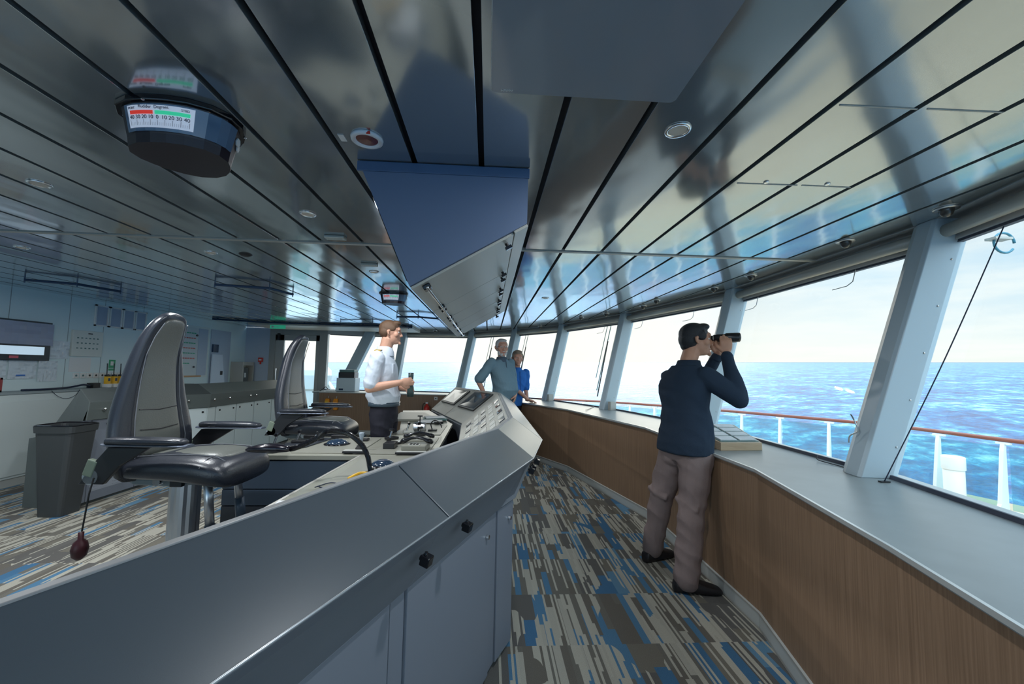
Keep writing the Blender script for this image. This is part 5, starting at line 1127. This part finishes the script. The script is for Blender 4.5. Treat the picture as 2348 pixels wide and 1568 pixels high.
# ---- man with binoculars, seen from behind, leaning on the sill
def man_binoculars():
    t = thing('person', 'person in dark blue long-sleeved top and khaki trousers leaning at the sill with raised binoculars', 'person', (1.42, 2.85, 0))
    sk = skin('skin_tan', (.55, .29, .19)); k = 1.06
    hd = V((1.545, 2.88, 1.665)); hf, hs, hu = frame((.97, -.22, .02))
    bf, bs, bu = frame((.90, .42, 0))                                # chest direction
    pel, wai, che, shl, nk = V((1.435, 2.84, .905)), V((1.44, 2.84, 1.06)), V((1.425, 2.85, 1.27)), V((1.45, 2.86, 1.42)), V((1.48, 2.87, 1.52))
    sR, sL = shl + bs * .165 - V((0, 0, .018)), shl - bs * .150 - V((0, 0, .035))
    eye = hd + hf * .10 + hu * .012
    bino = eye + hf * .095 + V((0, 0, .006))
    eR = V((1.665, 2.57, 1.255)); wR = bino - hf * .01 + hs * .065 + V((-.010, -.012, -.118))
    eL = V((1.66, 3.12, 1.26)); wL = bino - hf * .01 - hs * .060 + V((.0, .02, -.118))
    hR, hL = pel + bs * .085 - V((0, 0, .04)), pel - bs * .095 - V((0, 0, .04))
    kR, kL = V((1.40, 2.70, .50)), V((1.31, 2.98, .50)); aR, aL = V((1.32, 2.63, .085)), V((1.275, 3.06, .085))
    b = B(); head(b, hd, hf, hs, hu, k)
    b.tube([nk - V((0, 0, .06)), nk, hd - hu * .06 - hf * .03], [.066, .060, .060], 16)
    secs = [(pel - V((0, 0, .07)), bs, bf, .150, .105), (pel, bs, bf, .165, .115), (wai, bs, bf, .145, .10), (lerp(wai, che, .5), bs, bf, .155, .105), (che, bs, bf, .175, .112), (lerp(che, shl, .6), bs, bf, .180, .105), (shl, bs, bf, .150, .085), (shl + V((0, 0, .055)), bs, bf, .085, .06)]
    torso(b, secs, -.012)
    limb(b, [sR, eR, wR], [.048, .040, .027]); limb(b, [sL, eL, wL], [.048, .040, .027])
    up_ = (bino + V((0, 0, .02)) + hs * .03 - wR)
    hand(b, wR, V((.02, .02, 1.)), -hs * 1. + hf * .15, 1, (30, 62, 40), k, 30)
    hand(b, wL, V((.02, -.02, 1.)), hs, -1, (30, 62, 40), k, 30)
    limb(b, [hR, kR, aR], [.080, .055, .040]); limb(b, [hL, kL, aL], [.080, .055, .040])
    body = blob('body', b, sk, t, .0055, 3)
    face_bits(hd, hf, hs, hu, t, k, mat('hair_black', (.012, .014, .018), .45, bump=(260, .5)))
    hb_ = B(); hair_cap(hb_, hd, hf, hs, hu, k, [((0, -.020, .046), (.083, .098, .082)), ((0, -.050, .010), (.080, .070, .078)), ((0, -.070, -.030), (.058, .038, .045)), ((0, .045, .096), (.054, .044, .026)), ((.01, .060, .090), (.034, .020, .014)), ((-.068, .020, .032), (.018, .030, .034)), ((.068, .020, .032), (.018, .030, .034))])
    blob('hair', hb_, 'hair_black', t, .006, 2)
    # sweater
    c = B(); torso(c, [(pel - V((0, 0, .045)) - bf * .012, bs, bf, .180, .142), (pel + V((0, 0, .03)) - bf * .01, bs, bf, .180, .138), (wai, bs, bf, .170, .122)] + secs[3:], .016)
    limb(c, [sR + V((0, 0, .0)), lerp(sR, eR, .5), eR, lerp(eR, wR, .93)], [.068, .066, .058, .038]); limb(c, [sL, lerp(sL, eL, .5), eL, lerp(eL, wL, .93)], [.062, .062, .056, .038])
    for e_, s_ in ((eR, sR), (eL, sL)):
        for tt in (.45, .6, .74, .88):
            p = lerp(s_, e_, tt); dd = (e_ - s_).normalized(); rr = .067 - .006 * tt
            c.tube([p - dd * .008, p + dd * .008], [rr, rr], 16)
    kn = m_knit = mat('navy_knit', (.028, .046, .075), .85, spec=.2, bump=(420, .5)); sw = blob('sweater', c, kn, t, .008, 3, wr=.006, wf=6., seed=3.)
    cl = B(); cl.loft([rring(nk + V((0, 0, z)) + bf * o_, w, d_, bs, bf, 24, 2.1) for z, w, d_, o_ in ((-.065, .112, .092, -.01), (-.035, .088, .080, -.005), (-.005, .078, .072, .0), (-.002, .068, .062, .0), (-.03, .070, .062, 0))], caps=False); cl.build('collar', kn, sw, smooth=True)
    for w_, e_ in ((wR, eR), (wL, eL)):
        dd = (w_ - e_).normalized(); p = lerp(e_, w_, .93); B().tube([p - dd * .02, p + dd * .012], [.041, .036], 16).build('cuff', kn, sw, smooth=True)
    # trousers
    c = B(); torso(c, [(pel - V((0, 0, .10)), bs, bf, .168, .128), (pel - V((0, 0, .03)), bs, bf, .178, .134), (pel + V((0, 0, .06)), bs, bf, .168, .122)], .0)
    c.ell(pel - bf * .045 + bs * .07 - V((0, 0, .075)), (.092, .085, .10)); c.ell(pel - bf * .045 - bs * .07 - V((0, 0, .075)), (.092, .085, .10))
    limb(c, [hR, lerp(hR, kR, .5), kR, lerp(kR, aR, .5), aR + V((0, 0, .0))], [.112, .100, .086, .082, .080]); limb(c, [hL, lerp(hL, kL, .5), kL, lerp(kL, aL, .5), aL], [.110, .098, .082, .076, .072])
    for (a_, e_, r_) in ((hR, kR, .105), (hL, kL, .102)):
        for tt, sx_ in ((.12, .0), (.25, .2), (.9, -.1)): p = lerp(a_, e_, tt); c.tube([p - bs * .08 + V((0, 0, .02)) - bf * .04, p - bf * .075, p + bs * .08 - V((0, 0, .02)) - bf * .04], .024, 8)
    tr = blob('trousers', c, mat('khaki', (.25, .19, .18), .8, spec=.2, bump=(300, .3)), t, .009, 3, wr=.010, wf=5.5, seed=1.)
    pk = pel - bf * .15 + bs * .09 - V((0, 0, .05)); B().box(pk + bf * .012, (.10, .004, .004), rz=math.atan2(bs.y, bs.x)).build('back_pocket', mat('stitch', (.10, .075, .07), .8), tr)
    for a_, nm in ((aR, 1), (aL, 0)):
        s_ = B(); shoe(s_, a_, (.88, -.12, 0) if nm else (.85, .35, 0), 1.1); s_.ell(a_ + V((0, 0, .0)), (.045, .045, .05)); blob('shoe', s_, mat('shoe_black', (.012, .010, .012), .5), t, .007, 2)
    bn_ = thing('binoculars', 'black binoculars held up to the eyes by the person in dark blue', 'binoculars', bino)
    R2 = Matrix((hs, hf, hu)).transposed()
    for q in (-1, 1):
        o_ = bino + hs * (q * .034)
        B().tube([o_ - hf * .085, o_ - hf * .065, o_ - hf * .064, o_ - hf * .005, o_ + hf * .0, o_ + hf * .075, o_ + hf * .09], [.020, .021, .024, .026, .032, .034, .034], 20).build('barrel', 'black', bn_, smooth=True)
        B().tube([o_ + hf * .0901, o_ + hf * .092], [.029, .029], 20).build('lens', 'screen', bn_)
    B().tube([bino - hf * .03, bino + hf * .03], .014, 12).build('bridge', 'black', bn_)
    for ob in kids(bn_): pass
    return t
man_binoculars()
# ---- young officer in profile, holding binoculars upright
def officer():
    t = thing('person', 'person in white short-sleeved officer shirt with gold epaulettes and dark trousers, holding binoculars', 'person', (-.99, 4.18, 0))
    sk = skin('skin_fair', (.60, .33, .23)); k = 1.08
    hd = V((-1.02, 4.2, 1.775)); hf, hs, hu = frame((.985, .16, .0)); bf, bs, bu = frame((.98, .0, 0))
    pel, wai, che, shl, nk = V((-1.06, 4.2, .98)), V((-1.07, 4.2, 1.10)), V((-1.085, 4.2, 1.36)), V((-1.10, 4.2, 1.52)), V((-1.075, 4.2, 1.60))
    sR, sL = shl + bs * .195 - V((0, 0, .01)), shl - bs * .19
    bino = V((-.785, 4.12, 1.245)); eR = V((-1.145, 3.94, 1.215)); wR = V((-.865, 3.99, 1.275)); eL = V((-1.10, 4.46, 1.22)); wL = V((-.85, 4.22, 1.21))
    hR, hL = pel + bs * .09 - V((0, 0, .06)), pel - bs * .09 - V((0, 0, .06)); kR, kL = V((-1.04, 4.10, .52)), V((-1.02, 4.29, .52)); aR, aL = V((-1.07, 4.09, .09)), V((-1.08, 4.30, .09))
    b = B(); head(b, hd, hf, hs, hu, k); b.tube([nk - V((0, 0, .06)), nk, hd - hu * .05 - hf * .025], [.066, .064, .066], 16)
    secs = [(pel - V((0, 0, .07)), bs, bf, .150, .11), (pel, bs, bf, .165, .12), (wai, bs, bf, .150, .115), (lerp(wai, che, .5), bs, bf, .160, .118), (che, bs, bf, .180, .122), (lerp(che, shl, .6), bs, bf, .185, .110), (shl, bs, bf, .155, .088), (shl + V((0, 0, .055)), bs, bf, .080, .06)]
    torso(b, secs, -.014); limb(b, [sR, eR, lerp(eR, wR, .35), wR], [.050, .044, .043, .029]); limb(b, [sL, eL, wL], [.050, .042, .029])
    hand(b, wR, V((.92, .28, .10)), V((-.25, .95, 0)), -1, (28, 60, 45), k, 40); hand(b, wL, V((.8, -.55, -.05)), V((-.5, -.85, 0)), 1, (28, 60, 45), k, 40)
    limb(b, [hR, kR, aR], [.080, .055, .040]); limb(b, [hL, kL, aL], [.080, .055, .040])
    blob('body', b, sk, t, .006, 3)
    face_bits(hd, hf, hs, hu, t, k, mat('hair_brown', (.12, .065, .035), .5, bump=(260, .5)))
    hb_ = B(); hair_cap(hb_, hd, hf, hs, hu, k, [((0, -.020, .052), (.078, .098, .078)), ((0, -.050, .016), (.075, .066, .066)), ((0, .046, .098), (.050, .046, .028)), ((0, .068, .094), (.040, .024, .018)), ((-.062, .0, .045), (.018, .045, .035)), ((.062, .0, .045), (.018, .045, .035))])
    blob('hair', hb_, 'hair_brown', t, .006, 2)
    ws = mat('shirt_white', (.60, .66, .74), .7, spec=.2, bump=(40, .25))
    c = B(); torso(c, [(pel + V((0, 0, .075)), bs, bf, .165, .125), (wai + V((0, 0, .03)), bs, bf, .182, .150)] + secs[3:], .018)
    limb(c, [sR, lerp(sR, eR, .5), lerp(sR, eR, .86)], [.074, .072, .070]); limb(c, [sL, lerp(sL, eL, .5), lerp(sL, eL, .86)], [.074, .070, .068])
    for tt in (.55, .7): 
        p = lerp(sR, eR, tt); c.tube([p + V((-.06, 0, .02)), p + V((0, -.03, 0)), p + V((.06, .01, -.02))], .022, 8)
    sh_ = blob('shirt', c, ws, t, .008, 3, wr=.008, wf=6., seed=2.)
    cl = B(); cl.loft([rring(nk + V((0, 0, z)) + bf * o_, w, d_, bs, bf, 24, 2.1) for z, w, d_, o_ in ((-.06, .115, .097, -.005), (-.02, .095, .088, .0), (.034, .080, .074, -.008), (.036, .072, .066, -.008), (-.03, .07, .062, 0))], caps=False); cl.build('collar', ws, sh_, smooth=True)
    for q, s_ in ((1, sR), (-1, sL)):
        p = s_ + V((.0, 0, .072)) - bs * (q * .03); e_ = B(); e_.box(p, (.055, .105, .012), rot=Matrix.Rotation(q * .22, 3, 'X')); ep = e_.build('epaulette', 'black', sh_, bevel=.003)
        for r_ in range(3): B().box(p + V((0, -.034 * q + .022 * q * r_, .008 + .004 * (1 - r_) * -1)), (.056, .013, .006), rot=Matrix.Rotation(q * .22, 3, 'X')).build('gold_stripe', mat('gold', (.65, .42, .05), .35, .3), ep)
    B().bx((-.975, 4.08, 1.36), (-.955, 4.16, 1.46)).build('breast_pocket', ws, sh_, bevel=.004)
    c = B(); torso(c, [(pel - V((0, 0, .12)), bs, bf, .160, .130), (pel - V((0, 0, .03)), bs, bf, .172, .136), (pel + V((0, 0, .085)), bs, bf, .160, .124)])
    limb(c, [hR, lerp(hR, kR, .5), kR, aR], [.112, .10, .080, .070]); limb(c, [hL, lerp(hL, kL, .5), kL, aL], [.112, .10, .080, .070])
    tr = blob('trousers', c, mat('trouser_black', (.022, .022, .032), .75, spec=.2, bump=(300, .3)), t, .009, 3, wr=.007, wf=6.)
    bl = B(); bl.loft([rring(pel + V((0, 0, z)), .166 + o_, .131 + o_, bs, bf, 28, 2.4) for z, o_ in ((.050, .010), (.050, .020), (.092, .020), (.092, 0.01))], caps=False); be = bl.build('belt', mat('belt_blue', (.05, .08, .11), .3), t, smooth=True)
    B().box(pel + bf * .153 + V((0, 0, .072)), (.01, .05, .036)).build('buckle', 'chrome', be, bevel=.004)
    for a_ in (aR, aL): s_ = B(); shoe(s_, a_, (1, 0, 0), 1.1); s_.ell(a_, (.045, .045, .05)); blob('shoe', s_, 'shoe_black', t, .008, 2)
    q = thing('binoculars', 'dark binoculars held upright in both hands by the officer', 'binoculars', bino)
    B().tube([bino + V((0, 0, -.115)), bino + V((0, 0, -.07)), bino + V((0, 0, -.02)), bino + V((0, 0, .0)), bino + V((0, 0, .06)), bino + V((0, 0, .085)), bino + V((0, 0, .125))], [.034, .034, .031, .026, .024, .026, .027], 18).build('barrel', mat('bino_dark', (.02, .045, .045), .4), q, smooth=True)
    b2 = bino + V((-.011, .060, 0)); B().tube([b2 + V((0, 0, -.115)), b2 + V((0, 0, -.07)), b2 + V((0, 0, -.02)), b2, b2 + V((0, 0, .06)), b2 + V((0, 0, .125))], [.034, .034, .031, .026, .024, .027], 18).build('barrel', mat('bino_dark', (.02, .045, .045), .4), q, smooth=True)
    B().box(lerp(bino, b2, .5), (.03, .05, .07)).build('bridge', 'black', q, bevel=.004)
officer()
# ---- older man in grey-blue polo, hand on hip
def older():
    bx_, by_ = .215, 6.42
    t = thing('person', 'person with white hair and grey-blue polo shirt standing with one hand on the hip', 'person', (bx_, by_, 0))
    sk = skin('skin_ruddy', (.55, .30, .22)); k = 1.22; Oo = V((bx_, by_, 0))
    hd = Oo + V((-.01, -.02, 1.77)); hf, hs, hu = frame((.30, -.95, -.02)); bf, bs, bu = frame((.62, -.78, 0))
    # bs = right-hand side of the person as he faces forward
    pel, wai, che, shl, nk = Oo + V((.02, 0, .98)), Oo + V((.03, .0, 1.10)), Oo + V((.0, 0, 1.36)), Oo + V((-.01, 0, 1.53)), Oo + V((-.005, -.005, 1.61))
    sR, sL = shl + bs * .20, shl - bs * .19
    eR = Oo + V((-.37, -.16, 1.24)); wR = Oo + V((-.26, -.12, 1.02)); eL = Oo + V((.185, .08, 1.25)); wL = Oo + V((.22, -.07, 1.03))
    hR, hL = pel + bs * .09 - V((0, 0, .06)), pel - bs * .09 - V((0, 0, .06)); kR, kL = hR + V((0, 0, -.42)), hL + V((0, 0, -.42)); aR, aL = kR + V((0, 0, -.41)), kL + V((0, 0, -.41))
    b = B(); head(b, hd, hf, hs, hu, k); b.tube([nk - V((0, 0, .06)), nk, hd - hu * .06 - hf * .02], [.066, .062, .062], 16)
    secs = [(pel - V((0, 0, .07)), bs, bf, .155, .12), (pel + bf * .03, bs, bf, .175, .145), (wai + bf * .055, bs, bf, .182, .168), (lerp(wai, che, .5) + bf * .055, bs, bf, .185, .160), (che + bf * .02, bs, bf, .190, .135), (lerp(che, shl, .6), bs, bf, .190, .115), (shl, bs, bf, .160, .09), (shl + V((0, 0, .055)), bs, bf, .085, .065)]
    torso(b, secs, -.014); limb(b, [sR, eR, wR], [.050, .043, .030]); limb(b, [sL, eL, wL], [.050, .043, .030])
    hand(b, wR, V((.75, .1, -.65)), V((.5, .5, .6)), 1, (35, 45, 30), k); hand(b, wL, V((-.2, -.3, -.9)), V((-.9, .0, .2)), -1, (20, 30, 20), k)
    limb(b, [hR, kR, aR], [.080, .055, .040]); limb(b, [hL, kL, aL], [.080, .055, .040]); blob('body', b, sk, t, .0065, 3)
    face_bits(hd, hf, hs, hu, t, k, mat('hair_white', (.55, .55, .55), .6, bump=(260, .5)))
    hb_ = B(); hair_cap(hb_, hd, hf, hs, hu, k, [((0, -.024, .050), (.078, .094, .076)), ((0, -.052, .010), (.077, .064, .066)), ((0, .030, .098), (.055, .055, .022)), ((-.066, .0, .032), (.015, .038, .040)), ((.066, .0, .032), (.015, .038, .040))]); blob('hair', hb_, 'hair_white', t, .006, 2)
    bb_ = B(); hair_cap(bb_, hd, hf, hs, hu, k, [((0, .052, -.090), (.042, .040, .030)), ((-.045, .028, -.066), (.020, .032, .034)), ((.045, .028, -.066), (.020, .032, .034)), ((0, .094, -.049), (.024, .008, .006))]); blob('beard', bb_, 'hair_white', t, .006, 2)
    R = Matrix((hs, hf, hu)).transposed(); gl = B()
    for q in (-1, 1):
        cc = hd + R @ (V((q * .031, .100, .010)) * k); ring = [cc + R @ V((.021 * cos(a_), 0, .015 * sin(a_))) for a_ in [j * 2 * pi / 16 for j in range(17)]]; gl.tube(ring, .0018, 6, caps=False)
        gl.tube([hd + R @ (V((q * .052, .098, .012)) * k), hd + R @ (V((q * .080, .0, .016)) * k)], .0018, 6)
    gl.tube([hd + R @ (V((-.010, .102, .012)) * k), hd + R @ (V((.010, .102, .012)) * k)], .0018, 6); gl.build('glasses', 'steel', t)
    po = mat('polo_greyblue', (.155, .25, .31), .8, spec=.2, bump=(60, .3))
    c = B(); torso(c, [(pel - V((0, 0, .10)) + bf * .02, bs, bf, .178, .145), (pel - V((0, 0, .0)) + bf * .035, bs, bf, .180, .150)] + secs[2:], .018)
    limb(c, [sR, lerp(sR, eR, .5), lerp(sR, eR, .88)], [.078, .078, .080]); limb(c, [sL, lerp(sL, eL, .5), lerp(sL, eL, .88)], [.076, .075, .078]); s1 = blob('polo_shirt', c, po, t, .009, 3, wr=.009, wf=5., seed=4.)
    cl = B(); cl.loft([rring(nk + V((0, 0, z)) + bf * o_, w, d_, bs, bf, 24, 2.1) for z, w, d_, o_ in ((-.065, .115, .098, -.005), (-.03, .095, .085, .0), (.014, .080, .072, -.005), (.016, .072, .064, -.005), (-.03, .075, .068, 0))], caps=False); cl.build('collar', mat('polo_dark', (.06, .09, .13), .8), s1, smooth=True)
    p = shl + bf * .115; B().tube([p + V((0, 0, .02)), p + bf * .025 + V((0, 0, -.09))], .006, 6).build('placket', 'polo_dark', s1)
    c = B(); torso(c, [(pel - V((0, 0, .12)), bs, bf, .165, .135), (pel - V((0, 0, .02)), bs, bf, .172, .140), (pel + V((0, 0, .06)), bs, bf, .165, .135)]); limb(c, [hR, kR, aR], [.112, .085, .075]); limb(c, [hL, kL, aL], [.112, .085, .075]); blob('trousers', c, mat('trouser_tan', (.18, .14, .10), .8), t, .010, 3)
    for a_ in (aR, aL): s_ = B(); shoe(s_, a_, bf, 1.1); s_.ell(a_, (.045, .045, .05)); blob('shoe', s_, 'shoe_black', t, .009, 2)
older()
# ---- man in bright blue shirt leaning with a hand on the sill
def blue_man():
    Oo = V((.50, 6.72, 0)); t = thing('person', 'person in bright blue shirt leaning with one hand on the sill behind the older man', 'person', (Oo.x, Oo.y, 0))
    sk = skin('skin_ruddy', (.55, .30, .22)); k = 1.12
    hd = Oo + V((-.015, -.04, 1.615)); hf, hs, hu = frame((.15, -.98, -.05)); bf, bs, bu = frame((.42, -.90, 0))
    pel, wai, che, shl, nk = Oo + V((-.10, .03, .88)), Oo + V((-.08, .02, 1.0)), Oo + V((-.04, 0, 1.22)), Oo + V((-.02, -.01, 1.38)), Oo + V((-.02, -.02, 1.45))
    sR, sL = shl + bs * .175, shl - bs * .175
    wL = V((.665, 6.72, SZ + .045)); eL = V((.64, 6.78, 1.10)); eR = V((.34, 6.62, 1.12)); wR = V((.60, 6.50, .94))
    wR = V((.665, 6.62, SZ + .06)); eR = V((.47, 6.60, 1.10))
    hR, hL = pel + bs * .085 - V((0, 0, .05)), pel - bs * .085 - V((0, 0, .05)); kR, kL = hR + V((-.04, -.02, -.38)), hL + V((-.04, 0, -.38)); aR, aL = kR + V((-.02, 0, -.36)), kL + V((-.03, 0, -.36))
    b = B(); head(b, hd, hf, hs, hu, k); b.tube([nk - V((0, 0, .06)), nk, hd - hu * .06 - hf * .02], [.058, .054, .056], 16)
    secs = [(pel - V((0, 0, .07)), bs, bf, .14, .105), (pel, bs, bf, .155, .11), (wai, bs, bf, .150, .11), (lerp(wai, che, .5), bs, bf, .155, .112), (che, bs, bf, .165, .112), (lerp(che, shl, .6), bs, bf, .168, .100), (shl, bs, bf, .145, .08), (shl + V((0, 0, .05)), bs, bf, .075, .055)]
    torso(b, secs, -.012); limb(b, [sR, eR, wR], [.046, .038, .026]); limb(b, [sL, eL, wL], [.046, .038, .026])
    hand(b, wR, V((.9, .15, -.25)), V((0, 0, -1)), 1, (10, 12, 12), k, 10); hand(b, wL, V((.9, .2, -.15)), V((0, 0, -1)), 1, (10, 12, 12), k, 10)
    limb(b, [hR, kR, aR], [.075, .05, .038]); limb(b, [hL, kL, aL], [.075, .05, .038]); blob('body', b, sk, t, .0065, 3)
    face_bits(hd, hf, hs, hu, t, k, mat('hair_greybrown', (.25, .20, .15), .6, bump=(260, .5)))
    hb_ = B(); hair_cap(hb_, hd, hf, hs, hu, k, [((0, -.022, .052), (.080, .096, .076)), ((0, -.050, .010), (.078, .064, .070)), ((0, .045, .096), (.060, .048, .028)), ((-.068, .0, .035), (.016, .040, .045)), ((.068, .0, .035), (.016, .040, .045))]); blob('hair', hb_, 'hair_greybrown', t, .006, 2)
    bs_ = mat('shirt_blue', (.03, .16, .52), .75, spec=.2, bump=(50, .3)); c = B(); torso(c, [(pel - V((0, 0, .06)), bs, bf, .165, .125)] + [(pel, bs, bf, .168, .128)] + secs[2:], .018)
    limb(c, [sR, lerp(sR, eR, .5), lerp(sR, eR, .96)], [.068, .064, .058]); limb(c, [sL, lerp(sL, eL, .5), lerp(sL, eL, .96)], [.068, .064, .058]); s1 = blob('shirt', c, bs_, t, .009, 3, wr=.008, wf=6., seed=5.)
    cl = B(); cl.loft([rring(nk + V((0, 0, z)), w, d_, bs, bf, 24, 2.1) for z, w, d_ in ((-.055, .10, .085), (-.025, .082, .074), (.012, .070, .064), (.014, .062, .056), (-.025, .066, .058))], caps=False); cl.build('collar', bs_, s1, smooth=True)
    p = shl + bf * .105; B().tube([p + V((0, 0, .02)), p + bf * .03 - V((0, 0, .36))], .005, 6).build('placket', mat('blue_dark', (.015, .07, .28), .7), s1)
    c = B(); torso(c, [(pel - V((0, 0, .12)), bs, bf, .150, .120), (pel - V((0, 0, .02)), bs, bf, .158, .124), (pel + V((0, 0, .05)), bs, bf, .150, .12)]); limb(c, [hR, kR, aR], [.104, .08, .07]); limb(c, [hL, kL, aL], [.104, .08, .07]); blob('trousers', c, 'trouser_black', t, .010, 3)
    for a_ in (aR, aL): s_ = B(); shoe(s_, a_, bf, 1.05); s_.ell(a_, (.042, .042, .05)); blob('shoe', s_, 'shoe_black', t, .009, 2)
blue_man()
